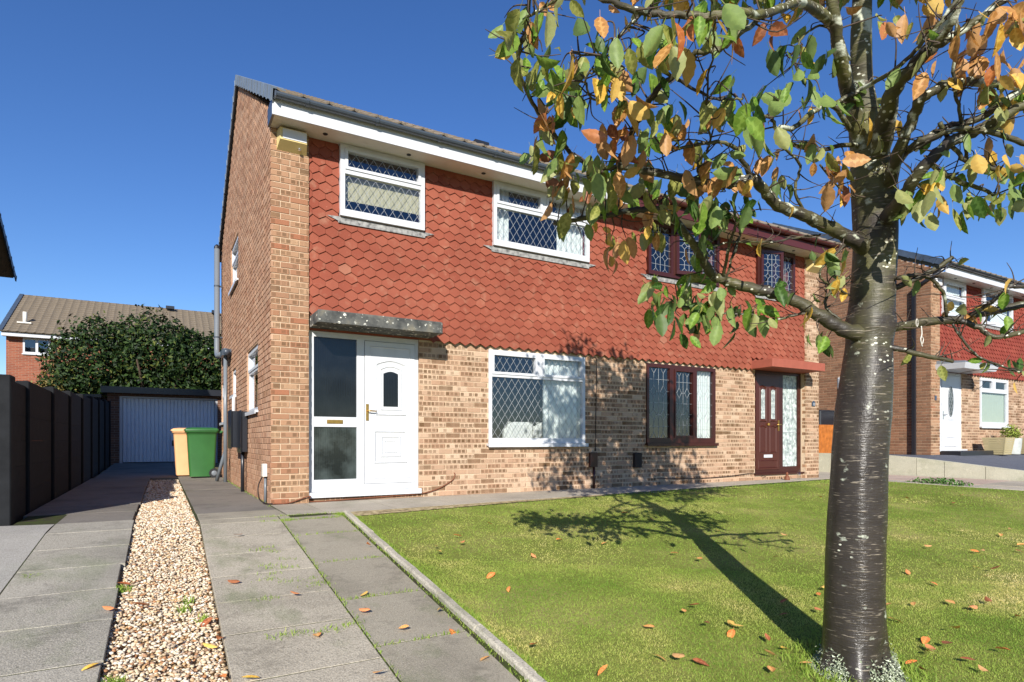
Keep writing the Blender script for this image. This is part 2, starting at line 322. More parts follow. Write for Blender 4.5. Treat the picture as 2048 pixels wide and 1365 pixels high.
# left wheel track
tr = tag(sheet('drive_track', [(-2.36, -8.6), (-1.47, -8.6), (-1.42, 7), (-2.36, 7)], .0008, M_joint), kind='structure')
y = -8.6; i = 0
while y < 6.6:
    L = .60 if y < -1.1 else (.9 if y < 2 else 1.5); x1 = -1.415+.006*(y+4)+random.uniform(-.012, .018); x0 = -2.02 if y < -.8 else -2.40
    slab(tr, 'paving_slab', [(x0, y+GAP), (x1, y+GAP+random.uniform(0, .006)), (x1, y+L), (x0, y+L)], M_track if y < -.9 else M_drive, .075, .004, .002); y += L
tag(sheet('concrete_apron', [(-3.4, -8.6), (-2.028, -8.6), (-2.028, -.8), (-3.4, -.5)], .003, M_pale, 30), kind='structure')
# right hand paving: two columns of slabs, then the side passage
dr = tag(sheet('driveway', [(-.90, -8.6), (.30, -8.6), (.60, -1.15), (-.84, -1.15)], -.0028, M_joint), kind='structure')
def jx(y): return -.10+.024*(y+1.4)
def gx(y): return -.835+.014*(y+1.4)
ya, yb = [-1.15, -1.38, -1.97, -2.58, -3.19, -3.75, -4.30, -4.9, -5.5, -6.1, -6.7, -7.3, -7.9, -8.5], [-1.15, -1.42, -2.12, -3.08, -3.98, -4.76, -5.5, -6.2, -6.9, -7.6, -8.3]
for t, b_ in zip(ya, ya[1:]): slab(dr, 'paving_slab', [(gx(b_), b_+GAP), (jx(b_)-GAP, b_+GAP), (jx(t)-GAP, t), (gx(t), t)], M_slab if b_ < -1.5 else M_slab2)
for t, b_ in zip(yb, yb[1:]): slab(dr, 'paving_slab', [(jx(b_), b_+GAP), (kx(b_)-.07, b_+GAP), (kx(t)-.07, t), (jx(t), t)], M_slab2)
sp_ = tag(sheet('side_passage', [(-.86, -1.15), (.0, -1.15), (.0, 13.9), (-.83, 13.9)], -.0028, M_joint), kind='structure')
y = -1.14
for L in (.62, .9, 1.2, 1.5, 1.8, 2.0, 3.0, 4.0):
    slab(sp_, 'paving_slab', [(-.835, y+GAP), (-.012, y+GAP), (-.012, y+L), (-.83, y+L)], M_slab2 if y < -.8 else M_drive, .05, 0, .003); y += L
tag(slab(None, 'rear_yard', [(-2.36, 7.02), (-.84, 7.02), (-.84, 14.0), (-2.36, 14.0)], M_drive, .05, -.002), kind='structure')
# path along the front of the houses: front edge runs askew to the wall
fp = tag(sheet('front_path', [(.0, -1.30), (11.4, -.36), (11.4, .12), (.0, .12)], .0008, M_joint), kind='structure')
def fy(x): return -1.20+.083*max(0, x-.6)
xs_ = [-.006, .40, 1.20, 1.95, 2.75]+[2.75+.9*i for i in range(1, 10)]+[11.4]
for a_, b_ in zip(xs_, xs_[1:]):
    slab(fp, 'paving_slab', [(a_+GAP, fy(a_) if a_ > .3 else -1.14), (b_, fy(b_) if a_ > .3 else -1.14), (b_, .10), (a_+GAP, .10)], M_path, .05, .004, .0015)
# lawn
m = N('lawn_turf', .95, .1); n1 = m.noise(.9, 5, rough=.62); c = m.ramp(n1, [(.38, ls(1.5, 112, 122, 54)), (.52, ls(1.5, 136, 140, 70)), (.66, ls(1.4, 166, 156, 98))])
c = m.mix(m.noise(45, 5), c, lin(88, 94, 40)); m.base(c); m.bump(m.noise(120, 4), .9, .02); M_turf = m.mat
def lawn_back(x): return fy(x)-.03-.17*np.clip((3.4-x)/2.8, 0, 1)
LAWN = [(kx(-1.4)+.03, -1.42), (11.0, -.42), (13.0, -8.6), (kx(-8.6)+.03, -8.6)]
tag(sheet('lawn', LAWN, -.006, M_turf, 60), kind='structure')
m = N('sandy_border', .95, .1); m.base(m.ramp(m.noise(16, 6), [(.3, lin(104, 90, 66)), (.55, lin(176, 158, 120)), (.75, lin(206, 190, 154))])); m.bump(m.noise(60, 5), .8, .02); M_sand = m.mat
sb = tag(sheet('soil_border', [(.60, -1.44), (4.4, -1.02), (4.4, -.86), (.60, -1.19)], .002, M_sand, 20), kind='structure')

m = N('grass_blade', .6, .25); a = m.attr(); c = m.ramp(a[0], [(0, ls(1.75, 98, 124, 44)), (.35, ls(1.7, 130, 148, 64)), (.6, ls(1.6, 160, 162, 88)), (.8, ls(1.6, 196, 182, 122)), (1, ls(1.4, 218, 202, 152))])
m.base(c); tl = m.n('BsdfTranslucent'); m.put(tl.inputs[0], c); mx = m.n('MixShader'); mx.inputs[0].default_value = .45; m.t.links.new(m.b.outputs[0], mx.inputs[1]); m.t.links.new(tl.outputs[0], mx.inputs[2]); m.t.links.new(mx.outputs[0], m.t.nodes['Material Output'].inputs[0]); M_grass = m.mat
def blades(name, P, hgt, wid, tone, lean=.9, parent=None):
    n = len(P); th = rng.uniform(0, 2*math.pi, n); la = rng.uniform(0, 2*math.pi, n); l = rng.uniform(.2, 1, n)*lean
    d = np.column_stack([np.cos(th), np.sin(th), np.zeros(n)])*(wid/2)[:, None]
    up = np.column_stack([np.cos(la)*l, np.sin(la)*l, np.ones(n)]); up /= np.linalg.norm(up, axis=1)[:, None]
    mid = P+up*(hgt*.55)[:, None]; tip = P+(up*np.array([1.35, 1.35, .75]))*hgt[:, None]
    V = np.stack([P-d, P+d, mid+d*.8, mid-d*.8, tip], 1).reshape(-1, 3); o = np.arange(n)*5
    F = np.concatenate([np.stack([o, o+1, o+2], -1), np.stack([o, o+2, o+3], -1), np.stack([o+3, o+2, o+4], -1)])
    col = np.repeat(np.column_stack([tone, rng.random(n), rng.random(n), np.ones(n)]), 5, 0)
    return bulk(name, V, F, M_grass, parent, col)
def pnoise(x, y, s, o=0.): return np.array([mnoise.fractal(Vector((a*s+o, b*s, .3)), 1.0, 2.0, 3) for a, b in zip(x, y)])
def lawn_points(n, dmin, dmax):
    d = rng.uniform(dmin**2, dmax**2, n)**.5; u = rng.uniform(-60, 2110, n)
    q = CAM[None]+d[:, None]*((u-1024)[:, None]/FPX*AX[None]+AN[None]); x, y = q[:, 0], q[:, 1]
    right = 11.0+(-.42-y)/8.18*2.0
    ok = (x > .60+.052*(y+1.3)+.02) & (y < -1.20+.083*np.maximum(0, x-.6)-.03-.17*np.clip((3.4-x)/2.8, 0, 1)) & (x < right-.02) & (y > -8.5)
    return x[ok], y[ok]
def tone_of(x, y, gx_=None):
    t = .43+.48*pnoise(x, y, .6, 3.)+.30*pnoise(x, y, 3.1, 9.)
    t -= .30*np.clip((x-7.0)/2.5, 0, 1)+.12*np.clip((y+3)/2, 0, 1)     # greener towards the far side
    return np.clip(t+rng.normal(0, .085, len(x)), 0, 1)
for n_, d0, d1, h0, w0 in ((230000, 2.2, 5.0, .014, .0028), (170000, 5.0, 9.0, .013, .0046), (90000, 9.0, 14.5, .020, .008)):
    x, y = lawn_points(n_, d0, d1); h = rng.uniform(.6, 1.5, len(x))*h0
    o = blades('lawn_grass', np.column_stack([x, y, gz(x, y)-.006]), h, np.full(len(x), w0), tone_of(x, y), 1.3)
    tag(o, 'short mown green and straw coloured grass of the front lawn, '+{2.2: 'nearer part around the tree', 5.0: 'middle part', 9.0: 'far part by the shared drive'}[d0], 'grass', kind='stuff')
# tufts along edging, joints and walls
ex = []; 
def row(p, q, n, s):
    t = rng.random(n); a_, b_ = np.array(p), np.array(q); ex.append(a_+(b_-a_)*t[:, None]+rng.normal(0, s, (n, 2)))
row((kx(-8)+.05, -8), (kx(-1.45)+.05, -1.45), 3600, .018); row((kx(-8)-.05, -8), (kx(-1.45)-.05, -1.45), 900, .016)
for t in yb[1:6]: row((jx(t), t), (kx(t)-.08, t), 110, .007)
for t in (-1.42, -1.18): row((-.3, t), (.55, t), 200, .012)
row((jx(-6), -6), (jx(-1.4), -1.4), 420, .007)
for c_ in ((-.05, -1.42, 90), (.52, -1.3, 260), (.45, -4.55, 160)): ex.append(rng.normal(0, .035, (c_[2], 2))+np.array(c_[:2]))
for k_ in range(22): ex.append(rng.normal(0, (.05, .02), (26, 2))+np.array((rng.uniform(-.7, -.2), rng.uniform(-4.6, -2.4))))
row((-.03, -.3), (-.03, 6), 420, .012)
q = np.concatenate(ex); q = q[~((q[:, 0] > .02) & (q[:, 1] > -1.0))]; n_ = len(q)
tag(blades('weeds', np.column_stack([q, gz(q[:, 0], q[:, 1])-.004]), rng.uniform(.010, .045, n_), np.full(n_, .0042), np.clip(rng.normal(.22, .12, n_), 0, 1), .8), 'small green weeds and grass in the paving joints and along the lawn edging', 'weeds', kind='stuff')
ex = []
for c_, n_ in (((-1.36, -4.65), 130), ((-1.38, -3.2), 60), ((-1.05, -3.75), 40), ((-1.02, -3.6), 30), ((-.95, -3.95), 30), ((-1.92, -2.72), 60)): ex.append(rng.normal(0, .022, (n_, 2))+np.array(c_))
q = np.concatenate(ex); n_ = len(q)
tag(blades('weeds', np.column_stack([q, gz(q[:, 0], q[:, 1])-.03]), rng.uniform(.03, .085, n_), np.full(n_, .006), np.clip(rng.normal(.2, .15, n_), 0, 1), .9), 'small weeds sprouting from the gravel strip', 'weeds', kind='stuff')
# taller tufts round the tree base
th = rng.uniform(0, 2*math.pi, 1100); rr = rng.uniform(.15, .36, 1100); tp = at(1712, 1330, 3.18)
q = np.column_stack([tp[0]+np.cos(th)*rr, tp[1]+np.sin(th)*rr])
tag(blades('grass_tuft', np.column_stack([q, gz(q[:, 0], q[:, 1])-.004]), rng.uniform(.03, .085, 1100), np.full(1100, .004), np.clip(rng.normal(.25, .12, 1100), 0, 1), .7), 'longer green grass round the foot of the cherry tree', 'grass', kind='stuff')

# lawn edging stones
ed = tag(sheet('lawn_edging', [(kx(-8.5)-.028, -8.5), (kx(-8.5)+.020, -8.5), (kx(-1.25)+.020, -1.25), (kx(-1.25)-.028, -1.25)], -.04, M_kerb, 6), kind='structure')
y = -8.5
while y < -1.3:
    L = .62; y2 = min(y+L-.008, -1.25); o_ = random.uniform(-.006, .006); b = B(); n_ = 5
    ysx = np.linspace(y, y2, n_)
    for w0, w1 in ((-.035, .027),):
        V = []
        for yy in ysx:
            zz = float(gz(kx(yy), yy)); a_ = kx(yy)+o_+random.uniform(-.003, .003); tz = .034+random.uniform(-.004, .004)
            V += [(a_+w0, yy, zz-.06), (a_+w0, yy, zz+tz-.012), (a_+w0+.014, yy, zz+tz), (a_+w1-.012, yy, zz+tz), (a_+w1, yy, zz+tz-.012), (a_+w1, yy, zz-.06)]
        F = [(i*6+k, i*6+k+1, i*6+k+7, i*6+k+6) for i in range(n_-1) for k in range(5)]+[(5, 4, 3, 2, 1, 0), tuple(range((n_-1)*6, n_*6))]
        b.add(V, F)
    b.obj('edging_stone', M_kerb, ed); y += L

# gravel strip
m = N('gravel_bed', .95, .1); m.base(m.mix(m.noise(60, 3), lin(168, 140, 100), lin(206, 180, 140))); m.bump(m.noise(90, 3), 1, .02); M_gbed = m.mat
tag(sheet('gravel_bed', [(-1.45, -8.6), (-.84, -8.6), (-.80, 6.9), (-1.38, 6.9)], -.05, M_gbed, 30), kind='structure')
m = N('gravel_stone', .75, .3); a = m.attr()
c = m.ramp(a[0], [(0, ls(.9, 238, 226, 204)), (.3, ls(.88, 220, 196, 156)), (.5, ls(.9, 242, 232, 214)), (.7, ls(.85, 208, 166, 112)), (.84, ls(.85, 186, 168, 146)), (.95, ls(.85, 182, 122, 72)), (1, ls(.8, 132, 112, 98))])
m.base(m.mix(m.math('MULTIPLY', m.noise(90, 3), .3), c, (.34, .26, .17, 1))); M_stone = m.mat
ph = (1+5**.5)/2; ico = np.array([(-1,ph,0),(1,ph,0),(-1,-ph,0),(1,-ph,0),(0,-1,ph),(0,1,ph),(0,-1,-ph),(0,1,-ph),(ph,0,-1),(ph,0,1),(-ph,0,-1),(-ph,0,1)], float); ico /= np.linalg.norm(ico[0])
icf = np.array([(0,11,5),(0,5,1),(0,1,7),(0,7,10),(0,10,11),(1,5,9),(5,11,4),(11,10,2),(10,7,6),(7,1,8),(3,9,4),(3,4,2),(3,2,6),(3,6,8),(3,8,9),(4,9,5),(2,4,11),(6,2,10),(8,6,7),(9,8,1)])
ps = []
for y0, y1, sz in ((-5.6, -2.2, .0195), (-2.2, 1.0, .023), (1.0, 6.5, .032)):
    n_ = int((y1-y0)*.56/(sz*sz*.46)); ps.append(np.column_stack([rng.uniform(-1.42, -.85, n_), rng.uniform(y0, y1, n_), rng.uniform(-.045, -.018, n_)-.008*(rng.random(n_)), rng.uniform(.55, 1.35, n_)*sz*.56]))
ps = np.concatenate(ps); n_ = len(ps)
ps = ps[(ps[:, 0] < gx(ps[:, 1])-.012) & (ps[:, 0] > -1.415+.006*(ps[:, 1]+4)+.012)]; n_ = len(ps)
sc = np.stack([np.ones(n_), rng.uniform(.6, .95, n_), rng.uniform(.4, .7, n_)], -1)*ps[:, 3:4]
V = ico[None]*(1+rng.normal(0, .11, (n_, 12, 1)))*sc[:, None]; tz = rng.uniform(0, 2*math.pi, n_); tx = rng.normal(0, .35, n_)
cz, sz_, cx, sx = np.cos(tz)[:, None], np.sin(tz)[:, None], np.cos(tx)[:, None], np.sin(tx)[:, None]
y_, z_ = V[..., 1]*cx-V[..., 2]*sx, V[..., 1]*sx+V[..., 2]*cx; V = np.stack([V[..., 0]*cz-y_*sz_, V[..., 0]*sz_+y_*cz, z_], -1)
V += np.column_stack([ps[:, :2], gz(ps[:, 0], ps[:, 1])+ps[:, 2]+.006])[:, None]
F = (icf[None]+np.arange(n_)[:, None, None]*12).reshape(-1, 3)
col = np.repeat(np.column_stack([rng.random(n_), rng.random(n_), rng.random(n_), np.ones(n_)]), 12, 0)
tag(bulk('gravel', V.reshape(-1, 3), F, M_stone, None, col, None, True), 'loose cream and tan pebbles filling the strip between the two wheel tracks', 'gravel', kind='stuff')

# ---------------------------------------------------------------- building kit
def PF(ox, oy, oz): return lambda a, d, z: (ox+a, oy+d, oz+z)          # a wall facing the street
def PL(ox, oy, oz): return lambda a, d, z: (ox+d, oy+a, oz+z)          # a gable facing the drive on its left
def course_bricks(rect, holes, width=None):
    out = []; x0, x1, z0, z1 = rect; k = math.floor(z0/.075)
    while k*.075 < z1-.03:
        a, b = k*.075+.005, min(k*.075+.070, z1); m = (a+b)/2
        lo, hi = (x0, x1) if width is None else width(m)
        segs = [(lo, hi)]
        for h in holes:
            if h[2] < m < h[3]: segs = [q for s, e in segs for q in ((s, min(e, h[0])), (max(s, h[1]), e)) if q[1]-q[0] > .02]
        for s, e in segs:
            i = math.floor((s-(k % 2)*.1125)/.225)-1
            while True:
                p = i*.225+(k % 2)*.1125; i += 1
                if p > e: break
                p0, p1 = max(p+.005, s), min(p+.220, e)
                if p1-p0 > .03: out.append((p0, p1, a, b))
        k += 1
    return out
def brick_into(b, P, q, dd=0, uv0=None):
    a0, a1, z0, z1 = q; j = random.uniform(-.0015, .0015)+dd; e = .003
    b.col = (random.random(), random.random(), random.random(), 1)
    t = lambda: random.uniform(-.0015, .0015)
    V = [P(a0+t(), j+e, z0), P(a1+t(), j+e, z0+t()), P(a1+t(), j+e, z1), P(a0+t(), j+e, z1+t()), P(a0+e, j, z0+e), P(a1-e, j, z0+e), P(a1-e, j, z1-e), P(a0+e, j, z1-e),
         P(a0, .03, z0), P(a1, .03, z0), P(a1, .03, z1), P(a0, .03, z1)]
    u = [(0, 0), (a1-a0, 0), (a1-a0, z1-z0), (0, z1-z0)]
    F = [(4, 5, 6, 7)]+[(i, (i+1) % 4, 4+(i+1) % 4, 4+i) for i in range(4)]+[(8+i, 8+(i+1) % 4, (i+1) % 4, i) for i in range(4)]
    b.add(V, F, u*3)
BRICKV = {}
def brick_wall(wall, P, rect, holes, mat, n_single, depth_=.0, width=None):
    """bricks proud of the mortar; the n_single that show largest are separate, the rest one mesh"""
    br = course_bricks(rect, holes, width); full = [q for q in br if abs(q[1]-q[0]-.215) < 1e-4 and q[3]-q[2] > .06]
    full.sort(key=lambda q: -shows(P((q[0]+q[1])/2, 0, (q[2]+q[3])/2), .2, .07)); single = set(full[:n_single])
    b = B(); 
    for q in br:
        if q not in single: brick_into(b, P, q)
    if b.v: b.obj('brickwork', mat, wall, kind='stuff')
    if single:
        key = (mat.name, P(0, 1, 0)[1]-P(0, 0, 0)[1])
        if key not in BRICKV:
            o = P(0, 0, 0); L = lambda a, d, z: tuple(np.array(P(a, d, z))-o); BRICKV[key] = []
            for i in range(36): b = B(); brick_into(b, L, (-.1075, .1075, -.0325, .0325)); b.uv = [(u+.0, v) for u, v in b.uv]; BRICKV[key].append(b.mesh('brick', mat))
        for q in sorted(single): link('brick', random.choice(BRICKV[key]), wall, P((q[0]+q[1])/2, 0, (q[2]+q[3])/2))
TW, TG = .165, .112
def tile_geo(b, P, cx, zb, x0=-1e9, x1=1e9, ztop=1e9):
    w = TW/2-.0012; b.col = (random.random(), random.random(), random.random(), 1); t = .019; h = .205; j = random.uniform(-.0015, .0015)
    r = random.uniform(-.002, .002)
    pts = [(-w, h), (w, h), (w, .047), (0, .0+r), (-w, .047)]
    pts = [(min(max(cx+a, x0), x1), min(zb+z, ztop)) for a, z in pts]
    if max(p[0] for p in pts)-min(p[0] for p in pts) < .02 or ztop-zb < .06: return
    dz = lambda z: -.030+.028*(z-zb)/h+j
    n = 5; V = [P(a, dz(z)-t*.4, z) for a, z in pts]+[P(a, dz(z)+t*.6, z) for a, z in pts]
    b.add(V, [tuple(range(n-1, -1, -1))]+[(i, (i+1) % n, n+(i+1) % n, n+i) for i in range(n)])
def tile_wall(wall, P, rect, holes, mat, n_single):
    x0, x1, z0, z1 = rect; rows = []; k = 0
    while z0+k*TG < z1-.06:
        zb = z0+k*TG; zt = zb+.11
        segs = [(x0, x1)]
        for h in holes:
            if h[2] < zb+.07 and h[3] > zb+.05: segs = [q for s, e in segs for q in ((s, min(e, h[0])), (max(s, h[1]), e)) if q[1]-q[0] > .02]
        for s, e in segs:
            i = math.floor((s-x0)/TW)-1
            while True:
                c = x0+i*TW+(k % 2)*TW/2+TW*.25; i += 1
                if c-TW/2 > e: break
                if c+TW/2 > s+.02 and c-TW/2 < e-.02: rows.append((c, zb, s, e))
        k += 1
    full = [q for q in rows if q[0]-TW/2 > q[2] and q[0]+TW/2 < q[3] and q[1]+.21 < z1]
    full.sort(key=lambda q: -shows(P(q[0], 0, q[1]+.1), TW, TG)); single = set(full[:n_single]); b = B()
    for q in rows:
        if q not in single: tile_geo(b, P, q[0], q[1], q[2], q[3], z1)
    b.obj('tiling', mat, wall, kind='stuff')
    if single:
        o = np.array(P(0, 0, 0)); L = lambda a, d, z: tuple(np.array(P(a, d, z))-o); vv = []
        for i in range(24): b = B(); tile_geo(b, L, 0, 0); vv.append(b.mesh('wall_tile', mat))
        for q in sorted(single): link('wall_tile', random.choice(vv), wall, P(q[0], 0, q[1]))
def wall_mesh(name, H, P, rect, holes, mat, d0=.008, d1=.26, gable=None):
    b = B()
    for a0, a1, z0, z1 in cells(rect, holes): b.pbox(P, a0, a1, d0, d1, z0, z1)
    if gable: b.prism(gable, (d0, d1), P)
    return b.obj(name, mat, H)
def strip(b, P, p, q, wd, ext):
    p, q = np.array(p), np.array(q); t = q-p; L = np.hypot(*t)
    if L < .004: return
    n = np.array([-t[1], t[0]])/L*wd/2; b.prism([tuple(p-n), tuple(q-n), tuple(q+n), tuple(p+n)], ext, P)
def clip(p, q, r):
    t0, t1 = 0., 1.; d = (q[0]-p[0], q[1]-p[1])
    for k, (lo, hi) in enumerate(((r[0], r[1]), (r[2], r[3]))):
        if abs(d[k]) < 1e-9:
            if not lo <= p[k] <= hi: return None
        else:
            a, b_ = sorted(((lo-p[k])/d[k], (hi-p[k])/d[k])); t0, t1 = max(t0, a), min(t1, b_)
    return None if t0 >= t1 else ((p[0]+d[0]*t0, p[1]+d[1]*t0), (p[0]+d[0]*t1, p[1]+d[1]*t1))
def diamond(r, pw=.118, phh=.178):
    out = []; x0, x1, z0, z1 = r; sl = phh/pw; n = int((x1-x0+(z1-z0)/sl)/pw)+3
    for i in range(-n, n+1):
        for s in (1, -1):
            c = clip((x0+i*pw-10, z0-s*10*sl), (x0+i*pw+10, z0+s*10*sl), r)
            if c: out.append(c)
    return out
def hexes(r, n):
    x0, x1, z0, z1 = r; w, h = x1-x0, (z1-z0)/n; a, b_ = x0+.27*w, x0+.73*w; mid = (x0+x1)/2; out = [((mid, z0), (mid, z1))]
    for i in range(n+1):
        z = z0+i*h
        if 0 < i < n: out += [((a+.14*w, z), (b_-.14*w, z)), ((x0, z), (a-.14*w, z)), ((b_+.14*w, z), (x1, z))]
        for c in (a, b_):
            for s in (1, -1):
                for t in (1, -1): out.append(((c+s*.14*w, z), (c, z+t*.24*h)))
    for i in range(n):
        for c in (a, b_): out.append(((c, z0+(i+.24)*h), (c, z0+(i+.76)*h)))
        out.append(((x0, z0+(i+.5)*h), (x1, z0+(i+.5)*h)))
    return [q for q in (clip(p, q, r) for p, q in out) if q]
def window(H, P, rect, lights, mat, d0, lead=None, sill=.0, sashes=(), label=None, openings=(), glass=None, name='window', pale=False):
    b = B()
    for c in cells(rect, [l for l in lights]): b.pbox(P, c[0], c[1], d0, d0+.07, c[2], c[3])
    for i in sashes:
        l = lights[i]; o = (l[0]-.035, l[1]+.035, l[2]-.035, l[3]+.035)
        for c in cells(o, [(l[0]+.002, l[1]-.002, l[2]+.002, l[3]-.002)]): b.pbox(P, c[0], c[1], d0-.014, d0-.0005, c[2], c[3])
    W = b.obj(name, mat, H, label=label)
    for i, l in enumerate(lights):
        if i in openings:                                     # a casement standing ajar
            sg = openings[i]; fr = B(); ln = B(); gl = B(); hx = l[0] if sg > 0 else l[1]; ca, sa = math.cos(R(16)), math.sin(R(16))
            Q = lambda a, d, z: P(hx+(a-hx)*ca+d*sa*.0, d0-.02-abs(a-hx)*sa+(d-d0), z)
            o = (l[0]-.02, l[1]+.02, l[2]-.02, l[3]+.02); r = (l[0]+.04, l[1]-.04, l[2]+.04, l[3]-.04)
            for c in cells(o, [r]): fr.prism([(c[0], c[2]), (c[1], c[2]), (c[1], c[3]), (c[0], c[3])], (d0-.02, d0+.025), Q)
            for p, q in (hexes(r, 3)): strip(ln, Q, p, q, .0048, (d0-.006, d0-.001))
            gl.prism([(r[0], r[2]), (r[1], r[2]), (r[1], r[3]), (r[0], r[3])], (d0, d0+.004), Q)
            S = fr.obj('casement', mat, W); gl.obj('pane', M_glass, W); ln.obj('leading', M_lead, W); continue
        g = B(); g.pbox(P, l[0]-.004, l[1]+.004, d0+.034, d0+.040, l[2]-.004, l[3]+.004); g.obj('pane', glass or M_glass, W)
        if lead:
            ln = B(); segs = diamond(l) if lead == 'diamond' else hexes(l, lead)
            for p, q in segs: strip(ln, P, p, q, .0038 if lead == 'diamond' else .0048, (d0+.029, d0+.0335))
            ln.obj('leading', M_lead, W)
    if sill:
        s = B(); s.pbox(P, rect[0]-.03, rect[1]+.03, d0-sill, d0+.05, rect[2]-.035, rect[2]-.003); s.pbox(P, rect[0]-.03, rect[1]+.03, d0-sill, d0-sill+.012, rect[2]-.055, rect[2]-.036); s.obj('sill', mat, W)
    return W
def curtain(P, a0, a1, z0, z1, d, label, amp=.018, pitch=.09, mat=None, slant=0, name='curtain', cat='curtain', group=None):
    n = max(8, int((a1-a0)/.012)); V = []; b = B(); b.smooth = True
    for i in range(n+1):
        t = i/n; a = a0+(a1-a0)*t; dd = d+amp*math.sin(2*math.pi*a/pitch+.8*math.sin(a*9)); V += [P(a, dd, z1), P(a+slant*t, dd*1.0+.004*math.sin(a*40), z0)]
    V2 = []
    for v in V: V2.append(tuple(np.array(v)+(np.array(P(0, .003, 0))-np.array(P(0, 0, 0)))))
    k = len(V); F = [(2*i, 2*i+2, 2*i+3, 2*i+1) for i in range(n)]+[(k+2*i, k+2*i+1, k+2*i+3, k+2*i+2) for i in range(n)]
    b.add(V+V2, F); return b.obj(name, mat or M_net, None, label=label, cat=cat, group=group)
def profile_x(b, poly, x0, x1):              # an outline in (y, z) drawn out along the street
    n = len(poly); b.add([(x0, y, z) for y, z in poly]+[(x1, y, z) for y, z in poly], [tuple(range(n)), tuple(range(2*n-1, n-1, -1))]+[(i, n+i, n+(i+1) % n, (i+1) % n) for i in range(n)])
def gutter(H, x0, x1, y, z, mat, name='gutter', br=.85):
    b = B(); o = [(y+.056*math.cos(t), z+.056*math.sin(t)) for t in np.linspace(math.pi, 2*math.pi, 9)]; i = [(y+.049*math.cos(t), z+.049*math.sin(t)) for t in np.linspace(2*math.pi, math.pi, 9)]
    profile_x(b, o+i, x0, x1); b.box(x0-.004, x0+.012, y-.058, y+.058, z-.057, z+.003); G = b.obj(name, mat, H)
    x = x0+.35
    while x < x1:
        c = B(); o2 = [(y+.064*math.cos(t), z+.064*math.sin(t)) for t in np.linspace(math.pi*.96, 2.04*math.pi, 9)]; i2 = [(y+.057*math.cos(t), z+.057*math.sin(t)) for t in np.linspace(2.04*math.pi, math.pi*.96, 9)]
        profile_x(c, o2+i2, x, x+.035); c.obj('gutter_bracket', mat, G); x += br
    return G
def roof(H, x0, x1, ye, ze, yr, zr, yb, mat, capmat, front_caps=True, pitch_x=.30, single=True, row=.335, left=True, right=False):
    L = math.hypot(yr-ye, zr-ze); ang = math.atan2(zr-ze, yr-ye); n = math.ceil(L/row); xs_ = np.arange(x0, x1+.001, pitch_x/6); V = []; F = []
    hx = .028*np.maximum(0, np.cos(2*math.pi*(xs_-x0)/pitch_x))**1.5; nx_ = len(xs_)
    def pt(s, h, back=False):
        y = ye+s*math.cos(ang)-h*math.sin(ang); z = ze+s*math.sin(ang)+h*math.cos(ang)
        return np.column_stack([xs_, np.full(nx_, y), np.full(nx_, z)]) if np.ndim(h) == 0 else np.column_stack([xs_, y, z])
    rows = []
    for r in range(1 if single else 0, n):
        s0, s1 = r*row, min((r+1)*row, L); rows += [pt(s0, hx+.0), pt(s0, hx+.022), pt(s1, hx+.003)]
    A = np.array(rows); m_ = len(A); V = A.reshape(-1, 3); I = (np.arange(m_-1)[:, None]*nx_+np.arange(nx_-1)[None]).ravel()
    F = np.stack([I, I+1, I+nx_+1, I+nx_], -1)
    k = len(V); bk = np.array([(x0, yr, zr-.004), (x1, yr, zr-.004), (x1, yb, ze), (x0, yb, ze), (x0, ye+.02, ze-.02), (x1, ye+.02, ze-.02), (x1, yr, zr-.05), (x0, yr, zr-.05)])
    V = np.concatenate([V, bk]); F = np.concatenate([F, [[k, k+1, k+2, k+3], [k+4, k+7, k+6, k+5]]])
    Rf = bulk('roof', V, F, mat, H)
    if single:
        b = B(); pn = np.linspace(0, pitch_x-.004, 7); h = .028*np.maximum(0, np.cos(2*math.pi*pn/pitch_x))**1.5
        V = [(p, s, q+e) for s, e in ((-.02, .022), (row, .003)) for p, q in zip(pn, h)]+[(p, -.02, q-.0) for p, q in zip(pn, h)]
        b.add(V, [(i, i+1, i+8, i+7) for i in range(6)]+[(14+i, 15+i, i+1, i) for i in range(6)]); me = b.mesh('roof_tile', mat)
        x = x0
        while x < x1-.1:
            o = link('roof_tile', me, Rf, (x, ye, ze)); o.rotation_euler = (ang, 0, 0); x += pitch_x
    for s_, xx in ((1, x0), (-1, x1)):
        if (s_ == 1 and not left) or (s_ == -1 and not right): continue
        b = B(); b.box(-.055*s_, .10*s_, 0, row-.006, .03, .048); b.box(-.055*s_, -.040*s_, 0, row-.006, -.10, .0298); b.box(-.064*s_, -.056*s_, 0, .05, -.11, .05); me = b.mesh('verge_cap', capmat)
        for r in range(n):
            fs = min(1, (L-r*row)/row); o = link('verge_cap', me, Rf, (xx, ye+r*row*math.cos(ang), ze+r*row*math.sin(ang))); o.rotation_euler = (ang+R(1.2), 0, 0); o.scale = (1, fs, 1)
            o = link('verge_cap', me, Rf, (xx, yb-r*row*math.cos(ang)*.999, ze+r*row*math.sin(ang))); o.rotation_euler = (ang+R(1.2), 0, math.pi); o.scale = (-1, fs, 1)
    x = x0
    while x < x1-.05:
        b = B(); xe = min(x+.44, x1); b.tube([(x, yr, zr-.065), (xe, yr, zr-.065)], .085, 14); b.obj('ridge_tile', mat, Rf); x += .45
    return Rf
def handle(D, P, a, d, z, mat, lever=.11):
    b = B(); b.pbox(P, a-.018, a+.018, d-.010, d, z-.11, z+.11); b.tube([P(a, d-.005, z+.02), P(a, d-.05, z+.02), P(a+.02, d-.055, z+.02), P(a+lever, d-.052, z+.015)], .009, 8); b.obj('door_handle', mat, D)

